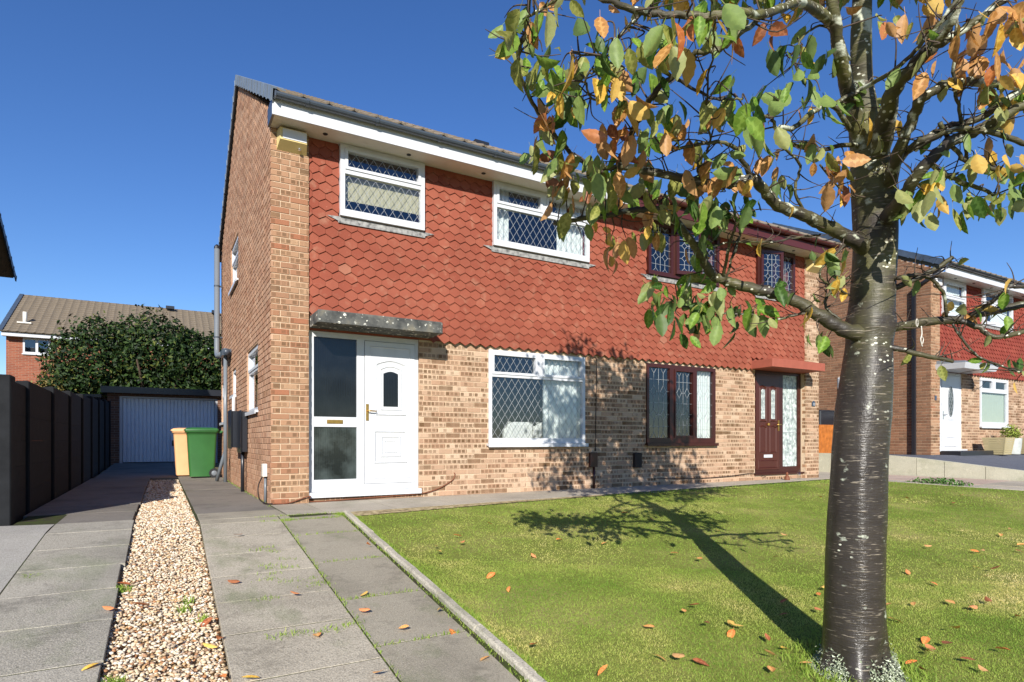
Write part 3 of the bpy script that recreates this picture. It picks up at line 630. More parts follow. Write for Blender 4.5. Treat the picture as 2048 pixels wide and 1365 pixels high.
# ---------------------------------------------------------------- the pair of houses in front
H = empty('semi_detached_house', (0, 0, 0), 'pair of joined brick houses with red hexagonal tile hanging and a tile roof', 'house')
W_ = 10.98; EAVE = 4.63; YB, YT = .07, .05
P0 = PF(0, 0, 0); PB = PF(0, YB, 0); PT = PF(0, YT, 0); PG = PL(0, 0, 0)
holes = [(.47, 1.96, .10, 2.24), (3.05, 4.82, .74, 2.15), (6.16, 7.87, .74, 2.15), (9.02, 10.51, .10, 2.24)]
uph = [(.84, 2.00, 3.69, 4.66), (3.09, 4.85, 3.67, 4.66), (6.13, 7.89, 3.67, 4.66), (8.98, 10.14, 3.69, 4.66)]
wl = wall_mesh('front_wall', H, PB, (.46, W_-.46, -.2, 2.20), holes, M_mort, .008, .24)
brick_wall(wl, PB, (.465, W_-.465, -.075, 2.19), holes, M_front, 150)
pl_ = wall_mesh('pier', H, P0, (.012, .455, -.2, EAVE+.2), [], M_mort, .008, .30)
brick_wall(pl_, P0, (.0, .455, -.075, EAVE+.02), [], M_pier, 110)
pr_ = wall_mesh('pier', H, P0, (W_-.455, W_, -.2, EAVE+.2), [], M_mort, .008, .30)
brick_wall(pr_, P0, (W_-.455, W_, -.075, EAVE+.02), [], M_front, 0)
for xx, s in ((.455, -1), (W_-.455, 1)):                    # returns of the piers
    b = B(); k = 0
    Pr = (lambda a, d, z, xx=xx, s=s: (xx+s*d, a, z))
    for q in course_bricks((.0, .12, .0, EAVE), []): brick_into(b, Pr, q)
    b.obj('brickwork', M_pier, pl_ if s < 0 else pr_, kind='stuff')
th_ = wall_mesh('tile_hanging', H, PT, (.46, W_-.46, 2.205, EAVE+.2), uph, M_tile, .012, .24)
tile_wall(th_, PT, (.458, W_-.458, 2.165, EAVE+.03), uph+[(.4, 2.10, 2.0, 2.37), (8.87, 10.6, 2.0, 2.34)], M_tile, 300)
gh = [(1.12, 2.35, 1.20, 2.16), (3.55, 4.80, 3.58, 4.42), (3.92, 4.55, 1.60, 2.10), (5.80, 6.80, 1.16, 2.02)]
GD = 6.90; RZ = 6.90; RY = 3.45
gw = wall_mesh('gable_wall', H, PG, (.0095, GD, -.2, EAVE+.2), gh, M_mortg, .008, .26, gable=[(0, EAVE+.2), (GD, EAVE+.2), (RY, RZ-.03)])
brick_wall(gw, PG, (.0, GD, -.075, RZ-.03), gh, M_gable, 40, width=lambda z: (0, GD) if z < EAVE+.2 else (RY*(z-EAVE-.2)/(RZ-.03-EAVE-.2), GD-RY*(z-EAVE-.2)/(RZ-.03-EAVE-.2)))
b = B(); b.box(.27, W_, GD-.25, GD, -.2, 4.8); b.box(W_-.25, W_, .3, GD-.25, -.2, EAVE+.2); b.prism([(.3, EAVE+.2), (GD, EAVE+.2), (RY, RZ-.03)], (W_-.25, W_), lambda a, d, z: (d, a, z)); b.obj('rear_wall', M_mortg, H)
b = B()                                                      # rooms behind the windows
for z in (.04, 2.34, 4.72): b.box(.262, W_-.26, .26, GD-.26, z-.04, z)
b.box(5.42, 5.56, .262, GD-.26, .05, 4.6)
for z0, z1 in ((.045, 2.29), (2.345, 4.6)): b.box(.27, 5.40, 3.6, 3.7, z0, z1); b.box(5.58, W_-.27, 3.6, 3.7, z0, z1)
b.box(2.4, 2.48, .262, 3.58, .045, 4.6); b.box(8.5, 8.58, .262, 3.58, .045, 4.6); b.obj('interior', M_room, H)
rf = roof(H, -.0, W_, -.44, 4.84, RY, RZ+.095, GD+.44, M_roof, M_slate)
# eaves
b = B(); b.box(-.035, 5.487, -.36, -.336, 4.615, 4.815); b.obj('fascia', M_white, H); b = B(); b.box(5.493, W_+.035, -.36, -.336, 4.615, 4.815); b.obj('fascia', M_fascb, H)
b = B(); b.box(-.035, -.008, -.335, .0, 4.618, 4.83); b.box(W_+.008, W_+.035, -.335, .0, 4.618, 4.83); b.obj('box_end', M_gut, H)
so_ = B(); so_.box(-.007, W_+.007, -.335, .06, 4.632, 4.645); so_ = so_.obj('soffit', M_soff, H)
for x in (.62, 1.72, 2.85, 4.3, 5.6, 7.1, 8.4, 9.9): b = B(); b.lathe((x, -.16, 4.622), [(.026, 0), (.030, .004), (.030, .012)], 16); b.obj('soffit_vent', M_black, so_)
gutter(H, -.02, 5.487, -.42, 4.835, M_gut); gutter(H, 5.493, W_+.02, -.42, 4.835, M_fascb)
for x in (3.35, 4.30): b = B(); b.box(x, x+.26, 1.1, 1.4, 5.68, 5.795); b.obj('vent_tile', M_black, rf)
# white windows of the left house
GFL = [(3.13, 3.86, 1.82, 2.07), (4.02, 4.74, 1.82, 2.07), (3.10, 4.77, .83, 1.745)]
window(H, P0, (3.05, 4.82, .75, 2.145), GFL, M_white, .045, 'diamond', .05, (0, 1), 'white framed ground floor window with diamond leading beside the white door')
UL1 = [(.935, 1.905, 4.34, 4.54), (.90, 1.94, 3.79, 4.25)]
window(H, P0, (.84, 2.00, 3.70, 4.628), UL1, M_white, -.035, 'diamond', 0, (0,), 'small white upper window with cream blind above the white door')
UL2 = [(3.17, 3.90, 4.34, 4.54), (4.05, 4.77, 4.34, 4.54), (3.14, 4.80, 3.77, 4.25)]
window(H, P0, (3.09, 4.85, 3.68, 4.628), UL2, M_white, -.035, 'diamond', 0, (0, 1), 'wide white upper window with net curtains')
for x0, x1, z in ((.84, 2.0, 3.695), (3.09, 4.85, 3.675), (6.13, 7.89, 3.675), (8.98, 10.14, 3.695)):
    b = B(); b.prism([(x0-.16, z-.012), (x0-.02, z-.06), (x0-.02, z-.085), (x1+.02, z-.085), (x1+.02, z-.06), (x1+.16, z-.012), (x1, z-.004), (x0, z-.004)], (.004, .010), P0); b.obj('lead_apron', M_apron, H)
# brown windows of the right house
GFR = [(6.21, 6.70, .84, 2.08), (6.84, 7.27, .88, 2.04), (7.38, 7.81, .84, 2.08)]
window(H, P0, (6.16, 7.87, .75, 2.145), GFR, M_brownp, .045, 3, .05, (1,), 'mahogany brown ground floor window with hexagonal leading')
UR1 = [(6.19, 6.66, 3.75, 4.54), (6.77, 7.25, 3.77, 4.52), (7.36, 7.83, 3.75, 4.54)]
window(H, P0, (6.13, 7.89, 3.68, 4.628), UR1, M_brownp, -.03, 3, 0, (), 'three part mahogany upper window with its middle casement ajar', {1: 1})
UR2 = [(9.05, 9.52, 3.77, 4.52), (9.63, 10.08, 3.77, 4.54)]
window(H, P0, (8.98, 10.14, 3.70, 4.628), UR2, M_brownp, -.03, 3, 0, (), 'two part mahogany upper window with one casement ajar', {0: 1})
# gable windows
for i, h in enumerate(gh):
    m_ = (h[2]+h[3])/2; lts = [(h[0]+.07, h[1]-.07, h[2]+.07, h[3]-.36), (h[0]+.07, h[1]-.07, h[3]-.29, h[3]-.07)] if h[3]-h[2] > .6 else [(h[0]+.06, h[1]-.06, h[2]+.06, h[3]-.06)]
    window(H, PG, (h[0], h[1], h[2]+.02, h[3]-.004), lts, M_white, .03, None, .075, (len(lts)-1,))
# left front door with side light
D = B(); fr = (.47, 1.955, .13, 2.20); op = [(.535, 1.09, .285, .97), (.535, 1.09, 1.10, 2.13), (1.19, 1.905, .21, 2.13)]
for c in cells(fr, op): D.pbox(P0, c[0], c[1], .10, .18, c[2], c[3])
D = D.obj('front_door', M_white, H, label='white panelled front door with tall dark side light')
b = B(); b.box(.44, 1.975, .02, .19, .085, .128); b.box(.44, 1.975, .02, .035, .06, .0848); b.obj('door_sill', M_white, D)
b = B(); b.box(.53, 1.095, .125, .135, 1.095, 2.135); b.obj('side_light', M_reed, D); b = B(); b.box(.53, 1.095, .125, .135, .28, .975); b.obj('side_light', M_reed2, D)
leaf = B(); leaf.box(1.196, 1.899, .09, .15, .216, 2.124); lf = leaf.obj('door_leaf', M_white, D)
def ring(b, P, outer, wd, d0, d1, arch=0):
    x0, x1, z0, z1 = outer
    n = 10; top = [(x0+(x1-x0)*i/n, z1+arch*math.sin(math.pi*i/n)) for i in range(n+1)]
    o = [(x0, z0), (x1, z0)]+top[::-1]; ti = [(x0+wd+(x1-x0-2*wd)*i/n, z1-wd+arch*math.sin(math.pi*i/n)) for i in range(n+1)]
    ii = [(x0+wd, z0+wd), (x1-wd, z0+wd)]+ti[::-1]; k = len(o)
    V = [P(a, d1, z) for a, z in o]+[P(a, d0, z) for a, z in [((p[0]*.5+q[0]*.5), (p[1]*.5+q[1]*.5)) for p, q in zip(o, ii)]]+[P(a, d1, z) for a, z in ii]
    b.add(V, [(i, (i+1) % k, k+(i+1) % k, k+i) for i in range(k)]+[(k+i, k+(i+1) % k, 2*k+(i+1) % k, 2*k+i) for i in range(k)])
b = B(); ring(b, P0, (1.262, 1.832, .275, 2.06), .016, .081, .0895); b.obj('door_moulding', M_white, lf)
b = B(); ring(b, P0, (1.335, 1.775, 1.13, 1.84), .03, .074, .0895, .05); ring(b, P0, (1.40, 1.71, 1.20, 1.77), .022, .078, .0895, .04); b.obj('door_moulding', M_white, lf)
b = B(); ring(b, P0, (1.315, 1.79, .48, .93), .03, .074, .0895); ring(b, P0, (1.40, 1.705, .56, .86), .04, .076, .0895); ring(b, P0, (1.46, 1.645, .62, .80), .02, .078, .0895); b.obj('door_moulding', M_white, lf)
b = B(); n_ = 8; b.prism([(1.45, 1.255), (1.655, 1.255)]+[(1.655-.205*i/n_, 1.70+.03*math.sin(math.pi*i/n_)) for i in range(n_+1)], (.084, .0895), P0); b.obj('door_glass', M_reed, lf)
handle(lf, P0, 1.228, .09, 1.17, M_brass)
b = B(); b.pbox(P0, .70, .905, .092, .0995, 1.012, 1.062); b.pbox(P0, .715, .89, .088, .0918, 1.022, 1.052); b.obj('letterbox', M_brass, D)
cn = B(); cn.bev(.472, 2.105, -.42, .10, 2.225, 2.375, .012); cn.obj('door_canopy', M_canopy, H, label='grey lichen covered concrete canopy over the white door')
# right front door
D = B(); fr = (9.02, 10.505, .14, 2.20); op = [(9.07, 9.80, .20, 2.14), (9.92, 10.40, .26, 2.14)]
for c in cells(fr, op): D.pbox(P0, c[0], c[1], .10, .18, c[2], c[3])
D = D.obj('front_door', M_brownp, H, label='mahogany front door with twin leaded lights and frosted side light')
b = B(); b.box(8.99, 10.54, .03, .19, .105, .138); b.obj('door_sill', M_brownp, D)
b = B(); b.box(9.076, 9.794, .09, .15, .206, 2.134); lf = b.obj('door_leaf', M_brownd, D)
for x0 in (9.17, 9.48):
    b = B(); ring(b, P0, (x0, x0+.22, 1.17, 1.86), .03, .074, .0895, .04); ring(b, P0, (x0, x0+.22, .55, 1.07), .03, .074, .0895, .03); b.obj('door_moulding', M_brownd, lf)
    b = B(); b.prism([(x0+.055, 1.23), (x0+.165, 1.23)]+[(x0+.165-.11*i/8, 1.80+.025*math.sin(math.pi*i/8)) for i in range(9)], (.083, .0895), P0); g_ = b.obj('door_glass', M_frost, lf)
    b = B(); r_ = (x0+.055, x0+.165, 1.23, 1.82)
    for p, q in hexes(r_, 3): strip(b, P0, p, q, .006, (.080, .0825))
    b.obj('leading', M_lead, g_)
b = B(); ring(b, P0, (9.14, 9.73, .24, .40), .02, .08, .0895); b.obj('door_moulding', M_brownd, lf); b = B(); b.pbox(P0, 9.31, 9.57, .084, .0895, .45, .51); b.obj('letterbox', M_white, lf)
b = B(); b.lathe((0, 0, 0), [(.0, -.03), (.028, -.02), (.03, .02), (.0, .03)], 12); o = b.obj('door_knocker', M_brass, lf); o.location = (9.435, .075, 1.12)
handle(lf, P0, 9.765, .09, 1.10, M_brass, -.10)
b = B(); b.box(9.915, 10.405, .125, .135, .255, 2.145); g_ = b.obj('side_light', M_frost, D); b = B()
for p, q in hexes((9.92, 10.40, .26, 2.14), 4): strip(b, P0, p, q, .009, (.120, .1245))
b.obj('leading', M_lead, g_)
cn = B(); cn.bev(8.86, 10.50, -.45, .10, 2.20, 2.355, .008); cn.obj('door_canopy', M_terra, H, label='terracotta painted flat canopy over the mahogany door')
# what hangs and stands on the front
def alarm(x0, x1, z0, z1, mf, label, white):
    A = empty('alarm_box', ((x0+x1)/2, 0, z0), label, 'alarm box'); b = B(); d = .13
    V = [(x0, 0, z0), (x1, 0, z0), (x1, 0, z1), (x0, 0, z1), (x0+.02, -d, z0+.085), (x1-.02, -d, z0+.085), (x1-.02, -d, z1), (x0+.02, -d, z1)]
    b.add(V, [(0, 1, 5, 4), (1, 2, 6, 5), (2, 3, 7, 6), (3, 0, 4, 7), (4, 5, 6, 7), (3, 2, 1, 0)]); b.obj('case', mf, A)
    if white: b = B(); b.box(x0+.05, x1-.025, -d-.006, -d-.001, z0+.10, z1-.01); b.obj('front_plate', M_white, A); b = B(); b.lathe((x1-.10, -.07, z0+.020), [(.018, 0), (.022, .008), (.02, .02)], 12); b.obj('sounder', M_chrome, A)
    else: b = B(); b.box(x0+.10, x1-.10, -d-.004, -d-.001, z0+.15, z0+.165); b.box(x0+.12, x1-.14, -d-.004, -d-.001, z0+.19, z0+.195); b.obj('print', M_grey, A)
alarm(.07, .425, 4.37, 4.60, M_yellow, 'yellow alarm box with white front plate high on the left brick pier', True)
alarm(10.55, 10.92, 4.34, 4.58, M_yellow, 'all yellow alarm box on the pier above the mahogany door', False)
A = empty('number_plaque', (10.78, 0, 1.56), 'small dark slate house number plaque on the brick pier', 'plaque')
b = B(); b.prism([(10.73, 1.52), (10.83, 1.52), (10.83, 1.60), (10.78, 1.635), (10.73, 1.60)], (-.018, -.004), P0); b.obj('plate', M_slated, A)
fc = bpy.data.curves.new('digits', 'FONT'); fc.body = '13'; fc.size = .075; fc.extrude = .001; fo = bpy.data.objects.new('t', fc); COL.objects.link(fo)
dg = bpy.context.evaluated_depsgraph_get(); me = bpy.data.meshes.new_from_object(fo.evaluated_get(dg)); bpy.data.objects.remove(fo)
me.materials.clear(); me.materials.append(M_white); o = link('digits', me, A, (10.745, -.0195, 1.535)); o.rotation_euler = (R(90), 0, 0)
def cable(name, pts, r, mat, label, cat='cable', n=8): b = B(); b.tube(spline(pts, n), r, 6); return b.obj(name, mat, None, label=label, cat=cat)
M_cab = plain('black_cable', lin(44, 34, 30), .6, .3); M_cabb = plain('brown_cable', lin(116, 70, 48), .6, .3)
cable('cable', [(5.02, .05, 2.17), (5.06, .052, 2.05), (5.045, .054, 1.2), (5.04, .056, .62)], .006, M_cab, 'thin black cable running down the wall between the two ground floor windows')
bx = empty('junction_box', (4.97, .04, .35), 'brown junction box and conduit low on the wall between the houses', 'junction box'); b = B(); b.bev(4.90, 5.05, .0, .066, .36, .60, .01); b.obj('box', M_brownp, bx); b = B(); b.tube([(5.0, .045, .0), (5.0, .045, .36)], .018, 8); b.obj('conduit', M_brownp, bx)
bx = empty('junction_box', (5.93, .04, .35), 'dark box low on the wall in the shade under the mahogany window', 'junction box'); b = B(); b.bev(5.85, 6.01, .0, .066, .33, .58, .01); b.obj('box', M_cab, bx)
cable('cable', [(.02, -.03, .02), (.2, -.025, .02), (.46, -.02, .09), (.5, .04, .015), (1.2, .045, .03), (1.9, .045, .05), (2.2, .05, .10), (2.45, .055, .22), (2.5, .06, .30), (2.49, .072, .33)], .008, M_cabb, 'brown cable looping along the foot of the wall by the white door')
cable('cable', [(6.4, .05, .13), (7.2, .045, .10), (8.2, .045, .11), (8.9, .04, .15), (9.3, .035, .07)], .006, M_cab, 'thin dark cable along the wall foot under the mahogany window')
b = B(); b.tube([(9.98, -.22, .0), (9.98, -.22, .16), (9.98, -.22, .165)], [.035, .033, .014], 12); b.tube([(9.98, -.22, .165), (9.98, -.22, .205)], .014, 10); b.obj('bottle', glass_mat('clear_glass', (.9, .92, .9, 1)), None, label='clear bottle on the path before the mahogany door', cat='bottle')
b = B(); b.lathe((9.72, -.14, 0), [(.05, 0), (.055, .02), (.042, .07), (.022, .10), (.028, .13), (.012, .16)], 14); b.obj('ornament', M_cabb, None, label='small dark garden ornament on the step of the mahogany door', cat='ornament')
# curtains and blinds
curtain(P0, 3.13, 3.42, 3.70, 4.60, .12, 'white net curtain at the left edge of the wide upper window'); curtain(P0, 4.30, 4.82, 3.70, 4.60, .12, 'white net curtain at the right edge of the wide upper window')
curtain(P0, .90, 1.95, 3.94, 4.29, .07, 'cream blind half lowered in the small upper window over the white door', .002, .05, M_blind, name='blind', cat='blind')
curtain(P0, 4.06, 4.80, .80, 2.12, .16, 'long white net curtain in the ground floor window', .016, .11)
curtain(P0, 7.36, 7.84, .80, 2.12, .16, 'white net curtain at the right of the mahogany ground floor window', .016, .10); curtain(P0, 6.19, 6.27, .9, 2.1, .14, 'narrow white curtain at the left of the mahogany ground floor window', .01, .06)
curtain(P0, 6.17, 6.30, 3.72, 4.55, .12, 'narrow white curtain in the three part upper window', .01, .07); curtain(P0, 7.33, 7.62, 3.72, 4.55, .12, 'white curtain behind the three part upper window', .012, .08); curtain(P0, 9.60, 9.98, 3.74, 4.55, .12, 'white curtain in the two part upper window', .012, .09)
S = empty('sofa', (4.15, .62, .05), 'pale grey sofa back seen through the white ground floor window', 'sofa')
b = B(); b.bev(3.62, 4.75, .55, .72, .28, 1.03, .06); b.obj('backrest', M_sofa, S); b = B(); b.bev(3.62, 4.75, .72, 1.4, .12, .48, .05); b.obj('seat', M_sofa, S)
for q in (.34, .67): b = B(); b.bev(3.66+(q-.34)*1.66, 3.66+(q-.34)*1.66+.5, .52, .66, .62, 1.10, .06); b.obj('cushion', M_sofa, S)
# side wall fittings
mb = empty('meter_box', (-.05, 2.4, .62), 'black meter cabinet mounted under the side window, nearer the street', 'meter box'); b = B(); b.bev(-.09, -.002, 2.20, 2.66, .62, 1.24, .01); b.obj('case', M_black, mb); b = B(); b.bev(-.104, -.092, 2.18, 2.68, .60, 1.26, .004); b.obj('door', M_black, mb)
mb = empty('meter_box', (-.05, 3.0, .66), 'black meter cabinet on the side wall, further from the street', 'meter box'); b = B(); b.bev(-.17, -.002, 2.80, 3.30, .68, 1.27, .01); b.obj('case', M_black, mb); b = B(); b.bev(-.184, -.172, 2.78, 3.32, .66, 1.29, .004); b.obj('door', M_black, mb)
b = B(); b.tube([(-.06, 2.35, 0), (-.06, 2.35, .72)], .028, 10); b.obj('conduit', M_black, None, label='short black conduit up the side wall to the meter cabinet', cat='pipe')
pp = empty('drain_pipe', (-.10, 6.55, 2.6), 'thick grey soil pipe high on the far end of the side wall', 'pipe'); b = B(); b.tube([(-.11, 6.57, 4.92), (-.11, 6.57, 2.75), (-.11, 6.50, 2.64), (-.11, 6.35, 2.58), (-.11, 5.1, 2.48)], .055, 12); b.obj('pipe', M_grey, pp); b = B(); b.lathe((-.11, 6.57, 4.92), [(.06, 0), (.055, .05), (.02, .09)], 14); b.obj('cap', M_black, pp)
for z in (4.1, 3.0): b = B(); b.lathe((-.11, 6.57, z), [(.06, 0), (.06, .03)], 14); b.box(-.055, -.002, 6.55, 6.59, z, z+.03); b.obj('pipe_clip', M_gut, pp)
pp = empty('drain_pipe', (-.09, 4.85, 0), 'slim grey downpipe with a branch fitting on the side wall', 'pipe'); b = B(); b.tube([(-.09, 4.85, 0), (-.09, 4.85, 2.55)], .036, 10); b.obj('pipe', M_grey, pp); b = B(); b.box(-.16, -.002, 4.68, 5.15, 2.40, 2.52); b.tube([(-.09, 4.6, 2.46), (-.09, 5.2, 2.46)], .06, 10); b.obj('fitting', M_gut, pp)
b = B(); b.tube([(-.08, 4.86, .62), (-.13, 4.95, .42), (-.22, 5.1, .02)], .034, 10); b.obj('branch', M_grey, pp)
b = B(); b.tube([(-.05, 3.75, .72), (-.05, 3.75, 1.55), (-.01, 3.75, 1.58)], .03, 10); b.obj('overflow_pipe', M_white, None, label='short white overflow pipe on the side wall beside the drain pipe', cat='pipe')
so2 = empty('outdoor_socket', (-.04, .28, .1), 'small grey outdoor socket with conduit near the corner of the side wall', 'socket'); b = B(); b.bev(-.06, -.002, .22, .34, .34, .50, .008); b.obj('case', M_soff, so2); b = B(); b.tube([(-.02, .28, .0), (-.02, .28, .34)], .016, 8); b.obj('conduit', M_grey, so2)
cable('cable', [(-.05, .28, .35), (-.10, .30, .22), (-.10, .22, .07), (-.05, .05, .02), (.02, -.03, .02)], .008, M_cab, 'black cable hanging from the outdoor socket round the wall corner')

# ---------------------------------------------------------------- the house on the right, on its raised terrace
X3, Y3, Z3 = 15.98, .18, .42; D3 = 9.3; R3 = 3.35+.52*4.65; L3 = 6.2
H3 = empty('detached_house', (X3, Y3, Z3), 'brown brick house with dark red tile hanging and white canopy on the raised terrace', 'house')
Q0 = PF(X3, Y3, Z3); QB = PF(X3, Y3+YB, Z3); QT = PF(X3, Y3+YT, Z3); QG = PL(X3, Y3, Z3)
ho = [(.47, 1.80, .10, 2.24), (2.78, 4.50, .76, 2.15)]; uh = [(.58, 1.78, 3.62, 4.66), (2.78, 4.62, 3.64, 4.66)]
wl3 = wall_mesh('front_wall', H3, QB, (.46, L3, -.6, 2.20), ho, M_mort, .008, .24); brick_wall(wl3, QB, (.465, L3, -.15, 2.19), ho, M_front, 0)
p3 = wall_mesh('pier', H3, Q0, (.012, .455, -.6, EAVE+.2), [], M_mort, .008, .3); brick_wall(p3, Q0, (0, .455, -.15, EAVE+.02), [], M_pier, 0)
t3 = wall_mesh('tile_hanging', H3, QT, (.46, L3, 2.205, EAVE+.2), uh, M_tile3, .012, .24); tile_wall(t3, QT, (.458, L3, 2.165, EAVE+.03), uh+[(.4, 2.0, 2.0, 2.36)], M_tile3, 0)
g3 = [(1.5, 2.47, 1.10, 2.22)]; RZ3 = EAVE+.2+.52*D3/2; 
gw3 = wall_mesh('gable_wall', H3, QG, (.0095, D3, -.6, EAVE+.2), g3, M_mort3, .008, .26, gable=[(0, EAVE+.2), (D3, EAVE+.2), (D3/2, RZ3)])
brick_wall(gw3, QG, (0, D3, -.15, RZ3), g3, M_h3g, 0, width=lambda z: (0, D3) if z < EAVE+.2 else ((z-EAVE-.2)/.52, D3-(z-EAVE-.2)/.52))
b = B(); b.box(X3+.27, X3+L3, Y3+D3-.25, Y3+D3, Z3-.6, Z3+4.8); b.box(X3+L3-.2, X3+L3, Y3+.3, Y3+D3-.3, Z3-.6, Z3+4.8); b.obj('rear_wall', M_mort3, H3)
b = B()
for z in (.04, 2.34, 4.72): b.box(X3+.262, X3+L3-.21, Y3+.26, Y3+D3-.26, Z3+z-.04, Z3+z)
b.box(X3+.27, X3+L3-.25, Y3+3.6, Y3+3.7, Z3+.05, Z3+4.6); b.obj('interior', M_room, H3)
roof(H3, X3, X3+L3, Y3-.44, Z3+4.84, Y3+D3/2, Z3+RZ3+.12, Y3+D3+.44, M_roof, M_slated, single=True)
b = B(); b.box(X3-.02, X3+L3, Y3-.36, Y3-.336, Z3+4.615, Z3+4.815); b.obj('fascia', M_white, H3)
s3 = B(); s3.box(X3-.0, X3+L3, Y3-.335, Y3+.06, Z3+4.632, Z3+4.645); s3 = s3.obj('soffit', M_soff, H3)
for x in (.9, 1.9, 2.9, 3.9, 4.9): b = B(); b.lathe((X3+x, Y3-.16, Z3+4.622), [(.03, 0), (.034, .004), (.034, .012)], 14); b.obj('soffit_vent', M_black, s3)
gutter(H3, X3-.02, X3+L3, Y3-.42, Z3+4.835, M_black)
window(H3, Q0, (.58, 1.78, 3.62, 4.628), [(.68, 1.68, 4.22, 4.52), (.68, 1.68, 3.72, 4.12)], M_white, -.03, None, 0, (0,), 'white upper window of the right house, beside its pier')
window(H3, Q0, (2.78, 4.62, 3.64, 4.628), [(2.88, 3.62, 4.30, 4.53), (3.76, 4.52, 4.30, 4.53), (2.88, 4.52, 3.74, 4.19)], M_white, -.03, None, 0, (0, 1), 'white upper window of the right house above its lower window')
window(H3, Q0, (2.78, 4.50, .78, 2.145), [(2.88, 3.50, 1.86, 2.06), (3.70, 4.40, 1.86, 2.06), (2.85, 4.42, .90, 1.74)], M_white, .045, None, .05, (), 'white lower window with drawn pale blind')
window(H3, QG, (1.5, 2.47, 1.12, 2.216), [(1.57, 2.40, 1.2, 1.8), (1.57, 2.40, 1.88, 2.15)], M_white, -.02, None, .05, (1,))
curtain(Q0, .64, 1.72, 3.66, 4.58, .10, 'pale curtain in the upper window beside the pier of the right house', .012, .1); curtain(Q0, 3.5, 4.55, 3.66, 4.2, .10, 'pale curtain in the wider upper window of the right house', .012, .1)
curtain(Q0, 2.84, 4.40, .86, 1.78, .12, 'pale green blind drawn in the lower window of the right house', .002, .06, M_blind2, name='blind', cat='blind')
b = B(); b.prism([(2.62, 3.60), (2.78, 3.555), (4.62, 3.555), (4.78, 3.60), (4.62, 3.636), (2.78, 3.636)], (.004, .010), Q0); b.obj('lead_apron', M_apron, H3)
D = B(); 
for c in cells((.47, 1.80, .14, 2.20), [(.52, .66, .2, .98), (.52, .66, 1.08, 2.12), (.74, 1.66, .2, 2.12)]): D.pbox(Q0, c[0], c[1], .10, .18, c[2], c[3])
D = D.obj('front_door', M_white, H3, label='white door with oval leaded light'); b = B(); b.pbox(Q0, .44, 1.92, .0, .19, .085, .138); b.obj('door_sill', M_white, D)
b = B(); b.pbox(Q0, .51, .67, .125, .135, .19, .99); b.pbox(Q0, .51, .67, .125, .135, 1.07, 2.13); b.obj('side_light', M_frost, D)
b = B(); b.pbox(Q0, .746, 1.654, .09, .15, .206, 2.114); lf = b.obj('door_leaf', M_white, D)
ov = [(1.2+.13*math.cos(t), 1.42+.40*math.sin(t)) for t in np.linspace(0, 2*math.pi, 29)[:-1]]; b = B(); b.prism(ov, (.082, .0895), Q0); o = b.obj('oval_glass', M_reed2, lf)
b = B()
for i in range(28): strip(b, Q0, ov[i], ov[(i+1) % 28], .02, (.074, .0815))
for p, q in diamond((1.09, 1.31, 1.1, 1.74), .10, .2): strip(b, Q0, p, q, .01, (.079, .0815))
b.obj('leading', M_lead, o); b = B(); ring(b, Q0, (.98, 1.42, .45, .95), .03, .078, .0895); b.pbox(Q0, .9, 1.5, .08, .0895, .215, .27); b.obj('door_moulding', M_white, lf); handle(lf, Q0, .80, .09, 1.05, M_chrome)
# white canopy with ribbed top
b = B(); V = [(.30, -.62), (2.00, -.62), (2.05, .04), (.25, .04)]
b.add([Q0(a, d, 2.20) for a, d in V]+[Q0(a+(.0 if 0 else (-.06 if a < 1 else .06)), d-(.05 if d < 0 else 0), 2.34) for a, d in V], [(3, 2, 1, 0), (4, 5, 6, 7)]+[(i, (i+1) % 4, 4+(i+1) % 4, 4+i) for i in range(4)]); cn = b.obj('door_canopy', M_white, H3, label='white moulded canopy with ribbed roof')
for i in range(19): x = .26+i*.097; b = B(); b.add([Q0(x, -.66, 2.345), Q0(x+.06, -.66, 2.345), Q0(x+.06, .02, 2.345), Q0(x, .02, 2.345), Q0(x+.015, -.64, 2.385), Q0(x+.045, -.64, 2.385), Q0(x+.045, .02, 2.44), Q0(x+.015, .02, 2.44)], [(0, 1, 5, 4), (1, 2, 6, 5), (2, 3, 7, 6), (3, 0, 4, 7), (4, 5, 6, 7)]); b.obj('canopy_rib', M_grey, cn)
alarm3 = empty('alarm_box', (X3+.24, Y3, Z3+4.35), 'small white alarm box at the top of the pier of the right house', 'alarm box'); b = B(); x, y, z = X3+.08, Y3, Z3+4.38; b.bev(x, x+.3, y-.10, y-.002, z, z+.2, .03); b.obj('case', M_white, alarm3); b = B(); b.box(x+.03, x+.27, y-.105, y-.101, z+.02, z+.06); b.obj('lens', M_soff, alarm3)
dp = empty('drain_pipe', (X3-.06, Y3+.42, Z3), 'tall black square downpipe at the gable corner of the right house', 'pipe'); b = B(); b.box(X3-.10, X3-.02, Y3+.34, Y3+.42, Z3-.02, Z3+4.35); b.obj('pipe', M_black, dp); b = B(); b.tube([(X3-.06, Y3+.38, Z3+4.34), (X3-.06, Y3+.1, Z3+4.5), (X3+.02, Y3-.36, Z3+4.76)], .045, 8); b.obj('swan_neck', M_black, dp)
bp = B(); cx, cy = X3-1.15, Y3+.55; bp.bev(cx-.075, cx+.075, cy-.06, cy+.06, Z3-.02, Z3+.62, .02); bp.bev(cx-.13, cx+.13, cy-.09, cy+.09, Z3+.62, Z3+.76, .03); bp.obj('stone_post', M_wallc, None, label='short grey concrete post with wider head beside the gable wall', cat='post')
